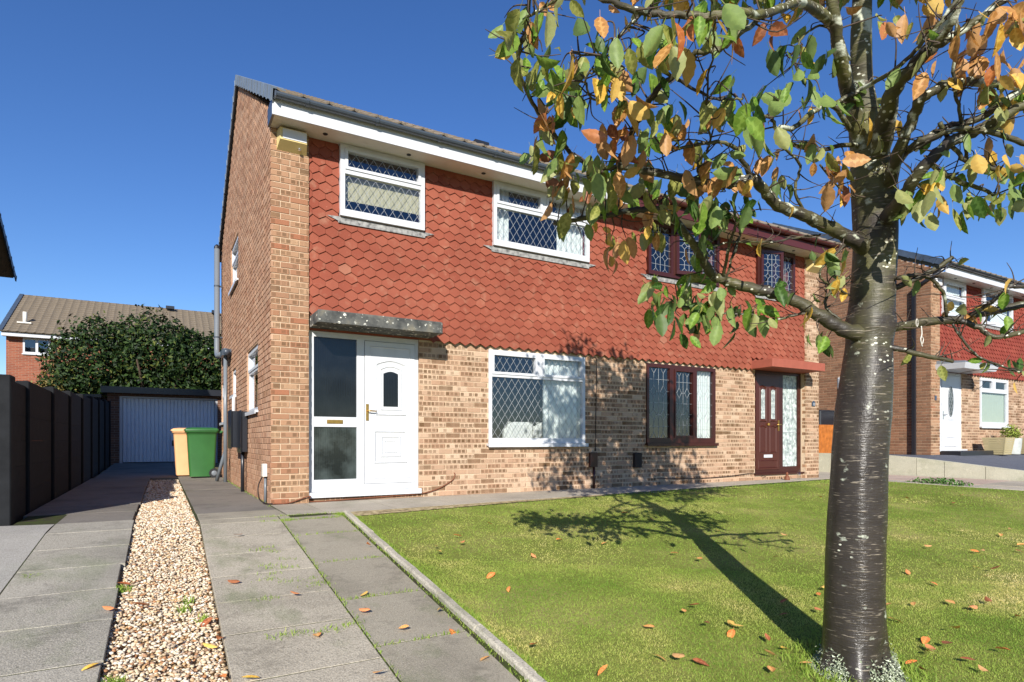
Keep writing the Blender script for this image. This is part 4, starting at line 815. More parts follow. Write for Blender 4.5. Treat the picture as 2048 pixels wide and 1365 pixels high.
# plaque, bracket, step, planters
b = B(); b.pbox(Q0, .17, .26, -.012, -.003, 1.42, 1.54); b.obj('number_plaque', M_slated, None, label='small slate plaque on the pier of the right house', cat='plaque')
bk = B(); bk.tube([Q0(2.32, .04, 1.75), Q0(2.32, .04, 2.10)], .008, 6); bk.tube([Q0(2.32, .04, 2.02), Q0(2.45, -.15, 2.02), Q0(2.55, -.3, 2.0)], .008, 6); bk.tube(spline([Q0(2.32, .04, 1.78), Q0(2.42, -.10, 1.85), Q0(2.48, -.2, 2.0)], 5), .007, 6); bk.obj('hanging_bracket', M_black, None, label='wrought iron hanging basket bracket on the right house wall', cat='bracket')
st = B(); st.bev(X3+.46, X3+2.55, Y3-.48, Y3+.0, Z3-.03, Z3+.105, .012); st.obj('door_step', M_black, None, label='low black painted step before the door of the right house', cat='step')
m = N('weathered_timber', .85, .2); m.base(m.mix(m.noise(12, 5, m.pos(1, 1, 9)), lin(150, 138, 104), lin(184, 170, 130))); m.bump(m.noise(30, 4, m.pos(1, 1, 6)), .5, .006); M_timb = m.mat
def planter(x, y, label):
    Pn = empty('planter', (x, y, Z3), label, 'planter', 'slatted timber planters'); h = .46
    for k in range(8):
        z0, z1 = Z3+k*h/8+.002, Z3+(k+1)*h/8-.004; w0, w1 = .21+.06*k/8, .21+.06*(k+1)/8; b = B()
        b.add([(x+s*w0, y+t*w0, z0) for s, t in ((-1, -1), (1, -1), (1, 1), (-1, 1))]+[(x+s*w1, y+t*w1, z1) for s, t in ((-1, -1), (1, -1), (1, 1), (-1, 1))], [(3, 2, 1, 0), (4, 5, 6, 7)]+[(i, (i+1) % 4, 4+(i+1) % 4, 4+i) for i in range(4)]); b.obj('slat', M_timb, Pn)
    for s in (-1, 1): b = B(); b.add([(x+s*(.21-.03), y-.215, Z3), (x+s*.215, y-.215, Z3), (x+s*.275, y-.278, Z3+h), (x+s*.235, y-.278, Z3+h), (x+s*(.21-.03), y-.19, Z3), (x+s*.215, y-.19, Z3), (x+s*.275, y-.25, Z3+h), (x+s*.235, y-.25, Z3+h)], [(0, 1, 2, 3), (7, 6, 5, 4), (0, 4, 5, 1), (1, 5, 6, 2), (2, 6, 7, 3), (3, 7, 4, 0)]); b.obj('corner_post', M_timb, Pn)
planter(18.42, -.32, 'weathered slatted timber planter beside the black step'); planter(20.05, -.35, 'weathered slatted timber planter beyond the round grey pot')
M_leafpot = plain('shrub_leaf', lin(120, 132, 52), .6, .3, .35, 14)
pt = empty('potted_plant', (19.25, -.3, Z3), 'leafy yellow green plant in a round grey pot between the timber planters', 'plant'); b = B(); b.lathe((19.25, -.3, Z3), [(.20, 0), (.225, .2), (.24, .44), (.215, .44), (.2, .38)], 26); b.obj('pot', plain('pale_grey_pot', lin(176, 178, 172), .8, .2, .15, 8), pt)
def leaf_cloud(name, parent, c, rad, n, size, mat, mi=None, shell=.55, seed=0, **k):
    g = np.random.default_rng(seed); d = g.normal(size=(n, 3)); d /= np.linalg.norm(d, axis=1)[:, None]
    bump_ = np.array([1+.28*mnoise.fractal(Vector(q*2.4+seed), 1., 2., 3) for q in d]); P_ = d*(g.uniform(shell**3, 1, n)**(1/3)*bump_)[:, None]*np.array(rad)+np.array(c)
    nn = d+g.normal(0, .7, (n, 3)); nn /= np.linalg.norm(nn, axis=1)[:, None]; t = np.cross(nn, g.normal(size=(n, 3))); t /= np.linalg.norm(t, axis=1)[:, None]; s_ = np.cross(nn, t)
    L = (size*g.uniform(.6, 1.3, n))[:, None]; V = np.stack([P_-t*L*.5, P_+s_*L*.24+nn*L*.05, P_+t*L*.5, P_-s_*L*.24+nn*L*.05], 1).reshape(-1, 3); o = np.arange(n)*4
    col = np.repeat(np.column_stack([g.random(n), g.random(n), g.random(n), np.ones(n)]), 4, 0)
    return tag(bulk(name, V, np.concatenate([np.stack([o, o+1, o+2], -1), np.stack([o, o+2, o+3], -1)]), mat, parent, col), **k)
leaf_cloud('foliage', pt, (19.25, -.3, Z3+.60), (.24, .24, .22), 420, .07, M_leafpot, shell=.2, seed=3)
leaf_cloud('foliage', pt, (19.45, -.3, Z3+.52), (.14, .14, .12), 120, .07, M_leafpot, shell=.2, seed=4)
# terrace, retaining wall of concrete blocks, shared drive
def tz(y): return .42 if y > -.15 else .42+.108*(y+.15)
b = B(); ysr = [14, 6, 2, -.15, -1, -2, -3, -4, -5, -8.6]
for y0, y1 in zip(ysr, ysr[1:]): b.add([(13.52, y0, tz(y0)), (30, y0, tz(y0)), (30, y1, tz(y1)), (13.52, y1, tz(y1))], [(0, 3, 2, 1)])
b.obj('terrace', M_terr, None, kind='structure')
rw = empty('retaining_wall', (13.46, 0, 0), 'low wall of big grey concrete blocks holding up the terrace of the right house', 'wall')
ye = [4.6, 3.4, 2.1, 1.0, .15, -.74, -1.30, -2.05, -2.8, -3.6, -4.5, -5.4]
for k, (y1, y0) in enumerate(zip(ye, ye[1:])):
    b = B(); zt0, zt1 = tz(y0)+.055, tz(y1)+.055; x0 = 13.40+random.uniform(-.006, .006)
    b.add([(x0, y0+.012, -.15), (13.515, y0+.012, -.15), (13.515, y1, -.15), (x0, y1, -.15), (x0, y0+.012, zt0), (13.515, y0+.012, zt0), (13.515, y1, zt1), (x0, y1, zt1)], [(0, 3, 2, 1), (4, 5, 6, 7), (0, 1, 5, 4), (1, 2, 6, 5), (2, 3, 7, 6), (3, 0, 4, 7)]); b.obj('concrete_block', M_wallc, rw)
sd = tag(sheet('shared_drive', [(11.0, .0), (13.42, .0), (13.42, -8.6), (13.0, -8.6)], -.012, M_joint, 20), kind='structure')
tag(sheet('side_drive', [(11.0, .0), (13.42, .0), (13.42, 9), (11.0, 9)], .0, M_path, 4), kind='structure')
def rx(y): return 11.0+(-.42-y)/8.18*2.0
yy = [-.02, -.9, -1.7, -2.5, -3.3, -4.2, -5.2, -6.4, -7.6]
for t, b_ in zip(yy, yy[1:]):
    slab(sd, 'paving_slab', [(rx(b_)+.02, b_+.01), (rx(b_)+.5, b_+.01), (rx(t)+.5, t), (rx(t)+.02, t)], M_path, .05, .0)
    if rx(b_)+.56 < 13.30: slab(sd, 'paving_slab', [(rx(b_)+.56, b_+.01), (13.37, b_+.01), (13.37, t), (rx(t)+.56, t)], M_pink if b_ > -3 else M_path, .05, .006)
iv = at(1870, 972, 12.9); leaf_cloud('ivy', None, (11.62, -2.0, float(gz(11.62, -2.0))+.03), (.20, .55, .075), 500, .06, plain('ivy_leaf', lin(70, 104, 40), .5, .4, .4, 20), shell=.1, seed=8, label='low clump of ivy at the lawn edge by the shared drive', cat='plant')
M_stain = plain('orange_stained_timber', ls(.7, 196, 116, 50), .6, .3, .25, 10)
gt = empty('timber_fence', (14.7, 2.0, Z3), 'short orange stained board fence between the two houses', 'fence')
for k in range(16): x = 13.54+k*.15; b = B(); b.bev(x, x+.142, 1.98+random.uniform(-.003, .003), 2.005, Z3, Z3+.80, .004); b.obj('board', M_stain, gt)
b = B(); b.box(13.54, 15.92, 2.01, 2.05, Z3+.12, Z3+.2); b.box(13.54, 15.92, 2.01, 2.05, Z3+.6, Z3+.68); b.obj('rail', M_stain, gt)
b = B(); b.bev(14.9, 15.72, 2.5, 3.0, Z3, Z3+1.24, .03); wb = b.obj('storage_box', M_black, None, label='black storage cabinet standing behind the orange board fence', cat='cabinet')

# ---------------------------------------------------------------- left side: fence, garage, bins, neighbours
F_ = empty('concrete_fence', (-2.45, -.4, 0), 'charcoal painted concrete post and board fence along the drive', 'fence')
b = B(); b.bev(-2.62, -2.40, -.50, -.28, -.1, 1.42, .01); b.obj('post', M_fence, F_)
posts = [.68+1.83*i for i in range(8)]; prev = -.28
for k, y in enumerate(posts):
    h = 1.40+.04*y
    for r in range(5): 
        z0 = -.02+r*.27; b = B(); b.bev(-2.515+random.uniform(-.004, .004), -2.465, prev+.004, y-.004, z0-(.14 if r == 0 else 0), (z0+.2695 if r < 4 else h-.03), .006); b.obj('concrete_board', M_fence, F_)
    b = B(); b.bev(-2.56, -2.43, y, y+.12, -.1, h+.03, .012); b.obj('post', M_fence, F_); prev = y+.12
G = empty('garage', (-.9, 15, .1), 'flat roofed garage with white ribbed up and over door at the end of the drive', 'garage')
m = N('dark_brick', .9, .2); bt = m.n('TexBrick'); bt.inputs['Scale'].default_value = 1; bt.inputs['Brick Width'].default_value = .225; bt.inputs['Row Height'].default_value = .075; bt.inputs['Mortar Size'].default_value = .006
bt.inputs['Color1'].default_value = lin(120, 84, 64); bt.inputs['Color2'].default_value = lin(98, 70, 56); bt.inputs['Mortar'].default_value = lin(130, 118, 104); tc = m.n('CombineXYZ'); sp2 = m.n('SeparateXYZ'); m.put(sp2.inputs[0], m.pos()); m.put(tc.inputs[0], m.math('ADD', sp2.outputs[0], sp2.outputs[1])); m.put(tc.inputs[1], sp2.outputs[2]); m.put(bt.inputs['Vector'], tc.outputs[0]); m.base(bt.outputs[0]); M_dbrick = m.mat
b = B(); b.box(-2.60, -2.28, 14.9, 20, -.1, 2.30); b.box(.52, .85, 14.9, 20, -.1, 2.30); b.box(-2.279, .519, 19.8, 20, -.1, 2.3); b.box(-2.279, .519, 14.9, 15.1, 2.21, 2.3); b.obj('wall', M_dbrick, G)
b = B(); b.box(-2.75, 1.0, 14.72, 20.2, 2.305, 2.47); b.obj('roof', plain('bitumen_felt', lin(70, 68, 64), .9, .2, .2), G); b = B(); b.box(-2.76, 1.01, 14.68, 14.718, 2.29, 2.49); b.obj('fascia', M_black, G)
b = B(); b.box(-2.278, -2.20, 14.95, 15.05, .0, 2.208); b.box(.44, .518, 14.95, 15.05, 0, 2.208); b.box(-2.199, .439, 14.95, 15.05, 2.16, 2.208); b.obj('door_frame', M_white, G)
x = -2.195; dk = B(); dk.box(-2.195, .435, 15.03, 15.06, .10, 2.155); M_gdoor = pvc('blue_white_steel', (.72, .74, .77, 1), .3); dk = dk.obj('garage_door', M_gdoor, G, label='white ribbed up and over garage door')
for k in range(24): b = B(); x0 = -2.193+k*.1095; b.prism([(x0, 15.029), (x0+.012, 15.008), (x0+.096, 15.008), (x0+.108, 15.029)], (.105, 2.15), lambda a, d, z: (a, z, d)); b.obj('rib', M_gdoor, dk)
b = B(); b.box(-.83, -.73, 14.985, 15.006, .62, .80); b.tube([(-.78, 14.99, .70), (-.78, 14.94, .70)], .02, 8); b.obj('lock_handle', M_black, dk)
b = B(); b.box(-4.2, -2.8, 15.2, 19, 0, 2.15); g2 = empty('shed', (-3.5, 15.2, 0), 'low dark shed beside the garage', 'shed'); b.obj('wall', M_dbrick, g2); b = B(); b.box(-4.3, -2.77, 15.1, 19.1, 2.155, 2.25); b.obj('roof', M_black, g2)
def wheelie(x, y, mat, label, rot=0.):
    A = empty('wheelie_bin', (x, y, 0), label, 'wheelie bin')
    def T(px, py, pz): return (x+px, y+py, pz)       # front of the bin faces -X
    b = B(); rb = .02
    def loop(x0, x1, w_, z, r=.05): 
        pts = []
        for cx_, cy_, a0 in ((x1-r, w_-r, 0), (x0+r, w_-r, 90), (x0+r, -w_+r, 180), (x1-r, -w_+r, 270)):
            for t in (0, 30, 60, 90): pts.append(T(cx_+r*math.cos(R(a0+t)), cy_+r*math.sin(R(a0+t)), z))
        return pts
    lv = [loop(-.24, .20, .22, .03), loop(-.255, .24, .225, .25), loop(-.29, .27, .255, .90), loop(-.305, .28, .265, .96), loop(-.325, .30, .285, .965), loop(-.325, .30, .285, 1.0)]
    V = sum(lv, []); n = 16; b.smooth = True; b.add(V, [(k*n+i, k*n+(i+1) % n, (k+1)*n+(i+1) % n, (k+1)*n+i) for k in range(5) for i in range(n)]); b.smooth = False; b.add(lv[0], [tuple(range(n-1, -1, -1))]); b.obj('body', mat, A)
    b = B(); lv = [loop(-.345, .31, .295, 1.004), loop(-.345, .31, .295, 1.03), loop(-.30, .28, .25, 1.06), loop(-.2, .2, .15, 1.075)]; V = sum(lv, []); b.smooth = True; b.add(V, [(k*n+i, k*n+(i+1) % n, (k+1)*n+(i+1) % n, (k+1)*n+i) for k in range(3) for i in range(n)]); b.add(lv[-1], [tuple(range(n))]); b.add(lv[0], [tuple(range(n-1, -1, -1))]); b.obj('lid', mat, A)
    b = B(); b.tube([T(.37, -.24, .985), T(.37, .24, .985)], .024, 10); [b.box(x+.29, x+.37, y+q-.02, y+q+.02, .955, 1.005) for q in (-.2, .2)]; b.obj('handle', mat, A)
    for s in (-1, 1):
        w_ = B(); ring_ = [(.0, .0), (.098, .0), (.10, .01), (.10, .04), (.098, .05), (.0, .05)]; yv = y+s*.262-.025
        V = [(x+.215+r_*math.cos(2*math.pi*k/24), yv+h_, .10+r_*math.sin(2*math.pi*k/24)) for r_, h_ in ring_ for k in range(24)]
        w_.add(V, [(i*24+k, i*24+(k+1) % 24, (i+1)*24+(k+1) % 24, (i+1)*24+k) for i in range(5) for k in range(24)]); w_ = w_.obj('wheel', M_rubber, A)
        h = B(); V = [(x+.215+r_*math.cos(2*math.pi*k/16), y+s*(.262+.028+e), .10+r_*math.sin(2*math.pi*k/16)) for r_, e in ((.055, 0), (.045, .006), (.02, .012), (.0, .012)) for k in range(16)]
        h.add(V, [(i*16+k, i*16+(k+1) % 16, (i+1)*16+(k+1) % 16, (i+1)*16+k) for i in range(3) for k in range(16)]); h.obj('hub', M_grey, w_)
    b = B(); b.tube([T(.215, -.25, .10), T(.215, .25, .10)], .012, 8); b.obj('axle', M_grey, A)
wheelie(-.385, 6.75, M_green, 'dark green wheelie bin against the far end of the side wall'); wheelie(-.62, 7.50, M_orange, 'peach coloured wheelie bin half hidden behind the green one')
# neighbouring house on the left, mostly outside the frame
NH = empty('neighbour_house', (-4.4, 4, 0), 'dark eaves and roof of the neighbouring house beyond the charcoal fence', 'house')
NX = -4.64
b = B(); b.box(-11, NX, 4.2, 11.05, -.2, 4.85); b.prism([(4.2, 4.85), (11.05, 4.85), (7.62, 6.85)], (-11, NX), lambda a, d, z: (d, a, z)); b.obj('wall', M_dbrick, NH)
roof(NH, -11, -4.34, 3.75, 4.86, 7.62, 7.06, 11.5, M_roofb, M_slated, single=False, left=False, right=True)
b = B(); b.box(-11, NX+.03, 11.06, 11.36, 4.70, 4.84); b.obj('soffit', M_gut, NH)
# house behind the gardens
RH = empty('rear_house', (0, 25.6, .9), 'red brick house with brown tiled roof behind the garage hedge', 'house')
m = N('red_brick', .9, .2); bt = m.n('TexBrick'); bt.inputs['Scale'].default_value = 1; bt.inputs['Brick Width'].default_value = .225; bt.inputs['Row Height'].default_value = .075; bt.inputs['Mortar Size'].default_value = .006
bt.inputs['Color1'].default_value = ls(.6, 186, 112, 84); bt.inputs['Color2'].default_value = ls(.6, 160, 92, 70); bt.inputs['Mortar'].default_value = ls(.6, 180, 154, 132); tc = m.n('CombineXYZ'); sp2 = m.n('SeparateXYZ'); m.put(sp2.inputs[0], m.pos()); m.put(tc.inputs[0], m.math('ADD', sp2.outputs[0], sp2.outputs[1])); m.put(tc.inputs[1], sp2.outputs[2]); m.put(bt.inputs['Vector'], tc.outputs[0]); m.base(bt.outputs[0]); M_rbrick = m.mat
b = B()
for c in cells((-6.9, 9, -.2, 5.45), [(-6.33, -5.36, 4.60, 5.37), (-5.4, -3.9, 2.2, 3.2)]): b.box(c[0], c[1], 25.6, 25.85, c[2], c[3])
b.box(-6.9, 9, 33, 33.3, -.2, 5.4); b.prism([(25.85, 5.4), (33, 5.4), (29.6, 7.7)], (-6.9, -6.65), lambda a, d, z: (d, a, z)); b.box(-6.9, -6.65, 25.852, 33, -.2, 5.398); b.obj('wall', M_rbrick, RH)
roof(RH, -7.05, 9.1, 25.15, 5.45, 29.9, 7.95, 34.6, M_roofb, M_slated, single=False, row=.33)
b = B(); b.box(-7.0, 9.1, 25.24, 25.27, 5.27, 5.46); b.obj('fascia', M_white, RH); b = B(); b.box(-7.0, 9.1, 25.275, 25.6, 5.28, 5.30); b.obj('soffit', M_soff, RH)
PR = PF(0, 25.6, 0); window(RH, PR, (-6.33, -5.36, 4.60, 5.262), [(-6.26, -5.89, 4.67, 5.20), (-5.80, -5.43, 4.67, 5.20)], M_white, -.02, None, .05, (1,)); window(RH, PR, (-5.4, -3.9, 2.2, 3.2), [(-5.33, -4.7, 2.27, 3.13), (-4.6, -3.97, 2.27, 3.13)], M_white, -.02, None, .05)
b = B(); b.box(-6.5, -3.5, 25.852, 25.9, 2, 5.44); b.obj('interior', M_room, RH); b = B(); b.tube([(-6.35, 26.2, 5.9), (-6.35, 26.2, 6.5)], .08, 10); b.box(-6.6, -6.1, 26.0, 26.1, 5.97, 6.03); b.obj('flue', M_soff, RH)
for x in (-.9, 1.3): b = B(); b.box(x, x+.4, 29.3, 29.6, 7.85, 8.0); b.obj('vent_tile', M_black, RH)
# big evergreen between garage and rear house
m = N('laurel_leaf', .6, .22); a = m.attr(); c = m.ramp(a[0], [(0, lin(16, 30, 10)), (.5, lin(28, 48, 16)), (.85, lin(50, 70, 26)), (1, lin(88, 92, 38))]); m.base(c); M_laurel = m.mat
ev = empty('evergreen_tree', (-1.5, 22, 0), 'broad dark evergreen tree rising behind the garage', 'tree'); b = B(); b.tube([(-1.5, 22, -.1), (-1.6, 22, 1.6), (-1.4, 22.1, 3.2)], [.22, .17, .10], 10)
for q in range(7): an = q*.9; b.tube([(-1.5, 22, 1.4), (-1.5+1.1*math.cos(an), 22+1.1*math.sin(an), 2.8), (-1.5+2.2*math.cos(an), 22+1.8*math.sin(an), 4.0)], [.10, .07, .03], 7)
b.obj('trunk', plain('dark_bark', lin(70, 58, 46), .9, .2, .3, 12), ev)
for k, (c, r_, n_) in enumerate([((-3.3, 22, 3.7), (1.9, 1.6, 2.1), 4200), ((-1.4, 22, 4.2), (2.1, 1.7, 1.95), 4800), ((.6, 22, 3.9), (1.9, 1.6, 1.8), 4000), ((-4.2, 22, 2.6), (1.2, 1.2, 1.4), 1800), ((-1.2, 22, 2.4), (3.0, 1.8, 1.6), 4500), ((1.9, 22, 3.5), (1.3, 1.3, 1.5), 2000)]):
    leaf_cloud('foliage', ev, c, r_, int(n_*1.7), .19, M_laurel, shell=.55, seed=20+k)
leaf_cloud('garden_shrub', None, (-4.75, 21, 2.6), (.85, .6, .95), 520, .12, plain('reddish_green_leaf', lin(112, 100, 50), .6, .3, .4, 9), shell=.1, seed=40, label='sparse reddish green shrub before the red brick house', cat='shrub')

# ---------------------------------------------------------------- cherry tree
def bark(name, upper):
    m = N(name, .5, .4); sp = m.n('SeparateXYZ'); m.put(sp.inputs[0], m.pos())
    hgt = m.step(sp.outputs[2], .7, 2.0)
    c = m.mix(m.noise(5, 5, m.pos(1, 1, 3)), lin(38, 34, 30), lin(66, 59, 52))
    c = m.mix(m.math('MULTIPLY', hgt, m.step(m.noise(4.5, 5), .38, .62)), c, lin(96, 94, 54))
    d1 = m.noise(1, 3, m.pos(13, 13, 170), .5); msk = m.math('MULTIPLY', m.step(d1, .60, .66), m.step(m.noise(16, 3, m.pos(1, 1, 2.2)), .42, .58))
    c = m.mix(m.math('MULTIPLY', msk, .7), c, lin(156, 144, 126))
    d2 = m.noise(1, 4, m.pos(6, 6, 120), .6); c = m.mix(m.math('MULTIPLY', m.step(d2, .55, .66), .5), c, lin(44, 36, 34))
    v = m.vor(26, m.pos(1, 1, 1.7)); spots = m.math('LESS_THAN', m.math('ADD', v, m.math('MULTIPLY', m.noise(70, 2), .16)), .30)
    amt = m.math('MULTIPLY', spots, m.step(m.math('ADD', m.noise(3, 4), m.math('MULTIPLY', hgt, .14 if not upper else .2)), .60, .66)); c = m.mix(amt, c, lin(206, 206, 186))
    big = m.step(m.math('ADD', m.noise(8, 5, m.pos(1, 1, 1.5)), m.math('MULTIPLY', m.step(sp.outputs[2], 1.6, 3.2), .1 if not upper else .16)), .64, .70); c = m.mix(big, c, lin(186, 190, 170))
    m.base(c); hh = m.math('ADD', m.math('MULTIPLY', d1, .6), m.math('MULTIPLY', m.noise(40, 5, m.pos(1, 1, 3)), .6)); m.bump(m.math('ADD', hh, m.math('MULTIPLY', m.step(m.noise(7, 6, m.pos(1, 1, .6), .7), .45, .7), .7)), .5, .006); m.rough(m.mix(hgt, (.30, .30, .30, 1), (.62, .62, .62, 1))); return m.mat
M_bark = bark('cherry_bark', False); M_bark2 = bark('lichened_cherry_bark', True)
M_twig = plain('dark_twig', lin(74, 62, 52), .7, .3, .4, 20)
TB = at(1712, 1345, 3.18); T = empty('cherry_tree', tuple(TB), 'cherry tree with banded bark and half turned autumn leaves on the front lawn', 'tree')
px = lambda n, d: n*d/FPX
trunk = [(1708, 1378, 3.18, 188), (1707, 1345, 3.18, 156), (1707, 1310, 3.18, 132), (1708, 1250, 3.18, 122), (1710, 1127, 3.18, 115), (1716, 940, 3.18, 108), (1724, 840, 3.18, 107), (1733, 760, 3.18, 101), (1739, 690, 3.18, 101), (1741, 655, 3.18, 106), (1745, 600, 3.17, 97), (1749, 500, 3.16, 95), (1749, 430, 3.14, 96), (1744, 360, 3.12, 94), (1738, 300, 3.10, 82), (1729, 240, 3.08, 70), (1724, 170, 3.05, 50), (1722, 90, 3.0, 46), (1724, 0, 2.98, 42), (1730, -160, 2.95, 36), (1722, -340, 3.0, 29), (1738, -540, 3.05, 20), (1728, -720, 3.1, 11), (1735, -860, 3.1, 5)]
pts = [np.append(at(u, v, d), px(wd*.93*(1 if v > 690 else .89), d)/2) for u, v, d, wd in trunk]; sp_t = spline(pts, 7)
def wob(p, a, i):
    n1 = mnoise.fractal(Vector((math.cos(a)*1.2, math.sin(a)*1.2, p.z*1.3)), 1., 2., 3)*.05; n2 = mnoise.noise(Vector((math.cos(a)*3, math.sin(a)*3, p.z*14)))*.014+.035*sum(math.exp(-((p.z-q)/.022)**2) for q in (.92, 1.38, 1.42))*(.5+mnoise.noise(Vector((math.cos(a)*4, math.sin(a)*4, p.z*30))))
    fl = max(0, 1-(p.z-TB[2])/.28); lob = .20*fl*fl*math.cos(a*5+1.0)+.10*fl*math.cos(a*3)+.06*fl*math.cos(a*8+2)
    return 1+n1+n2+lob
b = B(); b.tube(sp_t[:, :3], list(sp_t[:, 3]), 36, wob=wob); b.obj('trunk', M_bark, T)
# main limbs: (points in the picture with distance, width at start, width at end)
def zd(u, v):                                 # upper limbs lean towards the camera
    if u < 1690: return 3.12-1.15*min(1, max(0, (560-v)/560))*min(1, (1690-u)/260+.25)
    return 3.12-.75*min(1, max(0, (640-v)/640))*min(1, (u-1690)/200+.2)
limbs = [
 ([(1740, 672), (1690, 661), (1650, 640), (1591, 603), (1533, 584), (1474, 570), (1446, 560), (1423, 549), (1404, 514), (1381, 481), (1357, 448), (1334, 427), (1303, 418), (1244, 424), (1174, 438), (1107, 445)], 44, 9),
 ([(1745, 505), (1702, 477), (1656, 455), (1610, 431), (1556, 410), (1526, 377), (1504, 357), (1460, 368), (1404, 366), (1340, 352), (1290, 340), (1241, 333)], 42, 14),
 ([(1241, 333), (1208, 335), (1155, 317), (1115, 277), (1085, 237), (1048, 172), (1036, 120), (1052, 60), (1062, -30)], 14, 7),
 ([(1740, 330), (1700, 200), (1680, 110), (1664, 0), (1655, -140), (1690, -340), (1640, -520), (1660, -660)], 46, 14),
 ([(1672, 60), (1610, 6), (1531, 28), (1480, 25), (1420, 32), (1361, 31), (1294, 25), (1208, 0), (1120, -40)], 26, 12),
 ([(1531, 28), (1480, 68), (1440, 98), (1392, 108), (1355, 145), (1315, 181), (1285, 225), (1269, 255), (1252, 300), (1241, 333)], 13, 13),
 ([(1285, 25), (1240, 70), (1223, 89), (1201, 135), (1171, 157), (1186, 200), (1230, 190)], 9, 4),
 ([(1170, -10), (1115, 0), (1072, 25), (1046, 40)], 9, 5), ([(1355, 145), (1340, 151), (1269, 118), (1220, 113), (1158, 108)], 8, 4),
 ([(1355, 160), (1400, 185), (1440, 200), (1485, 198)], 9, 5), ([(1504, 357), (1470, 300), (1440, 285), (1395, 290), (1330, 302)], 13, 6),
 ([(1749, 350), (1783, 190), (1823, 138), (1890, 61), (1915, 0), (1940, -120), (1900, -330), (1930, -520), (1915, -660)], 52, 10),
 ([(1850, 108), (1875, 92), (1940, 50), (2007, 0), (2090, -70), (2180, -190), (2230, -380)], 26, 10),
 ([(1770, 400), (1795, 307), (1829, 230), (1845, 197), (1906, 166), (1983, 166), (2060, 170), (2160, 120)], 36, 14),
 ([(1760, 455), (1800, 400), (1840, 345), (1890, 292), (1940, 268), (1983, 246), (2048, 209), (2140, 160)], 38, 18),
 ([(1790, 330), (1830, 290), (1890, 258), (1960, 236), (2048, 178), (2120, 150)], 22, 12), ([(1830, 300), (1900, 262), (1970, 262), (2060, 290), (2140, 300)], 14, 10),
 ([(1860, 330), (1903, 355), (1976, 384), (1994, 402)], 14, 6), ([(1797, 395), (1840, 358), (1870, 352), (1905, 352)], 14, 10),
 ([(1880, 245), (1905, 290), (1935, 325), (1960, 330), (1998, 342)], 12, 8), ([(1935, 325), (1925, 250), (1912, 190), (1908, 120), (1912, 40), (1905, -60)], 10, 6),
 ([(1755, 662), (1794, 655), (1853, 644), (1917, 640), (1948, 630), (1996, 622), (2048, 608), (2130, 590)], 26, 14), ([(1920, 642), (1956, 655), (1992, 674), (2048, 664), (2120, 640)], 15, 9),
 ([(1940, 632), (1972, 612), (1996, 595), (2019, 575), (2048, 573), (2110, 560)], 11, 8), ([(1755, 690), (1790, 697), (1857, 713), (1905, 723)], 20, 8), ([(1905, 648), (1925, 680), (1956, 713), (2015, 737), (2048, 745), (2100, 750)], 7, 4),
 ([(1765, 560), (1798, 556), (1845, 551), (1885, 583), (1893, 634)], 14, 6), ([(1765, 585), (1833, 559), (1870, 538), (1905, 515)], 16, 9),
 ([(1446, 558), (1460, 485), (1474, 450), (1498, 415)], 9, 5), ([(1452, 560), (1470, 500), (1480, 465), (1476, 440)], 7, 4), ([(1625, 622), (1601, 628), (1556, 639), (1509, 631), (1446, 626), (1357, 612)], 8, 4),
 ([(1640, 470), (1600, 475), (1530, 485), (1480, 484), (1400, 496)], 6, 4), ([(1700, 590), (1660, 570), (1640, 545), (1690, 490)], 7, 4), ([(1680, 640), (1650, 610), (1670, 575), (1700, 555)], 8, 5),
 ([(1735, 300), (1700, 290), (1640, 300), (1590, 290), (1556, 262), (1540, 235), (1505, 240)], 14, 6), ([(1740, 280), (1700, 255), (1665, 210), (1625, 225), (1590, 255), (1560, 255)], 14, 10), ([(1665, 210), (1720, 180), (1790, 140), (1850, 80), (1900, 20), (1940, -40)], 12, 8),
 ([(1700, 120), (1655, 55), (1610, 70), (1590, 120), (1600, 160)], 7, 4), ([(1610, 431), (1590, 380), (1600, 330), (1560, 290)], 9, 5), ([(1404, 366), (1395, 330), (1420, 290), (1412, 240), (1418, 150), (1430, 60), (1420, -20)], 6, 4), ([(1640, 330), (1690, 388), (1730, 395)], 5, 3)]
limb_pts = []
for pl, w0, w1 in limbs:
    off = random.uniform(-.08, .08); n = len(pl); q = []
    for i, (u, v) in enumerate(pl):
        d = zd(u, v)+off*min(1, i/2)
        if abs(u-1745) < 62 and v > 250 and i == 0: d = 3.15
        wd = (w0*.76+(w1-w0*.76)*(i/(n-1))**.6)*(1.15 if i == 0 and w0 > 18 else 1); q.append(np.append(at(u, v, d), px(wd, d)/2))
    s = spline(q, 6); s[1:-1, :3] += rng.normal(0, .0022, (len(s)-2, 3)); limb_pts.append(s)
    b = B(); b.tube(s[:, :3], list(s[:, 3]*(1+.10*np.sin(np.arange(len(s))*2.1)*rng.random(len(s)))), 9 if w0 > 12 else 7, wob=lambda p, a, i: 1+.12*mnoise.noise(Vector((p.x*20+a, p.y*20, p.z*20)))); b.obj('branch', M_bark2 if w0 > 12 else M_bark2, T)
LP = np.concatenate([s[:, :3] for s in limb_pts])
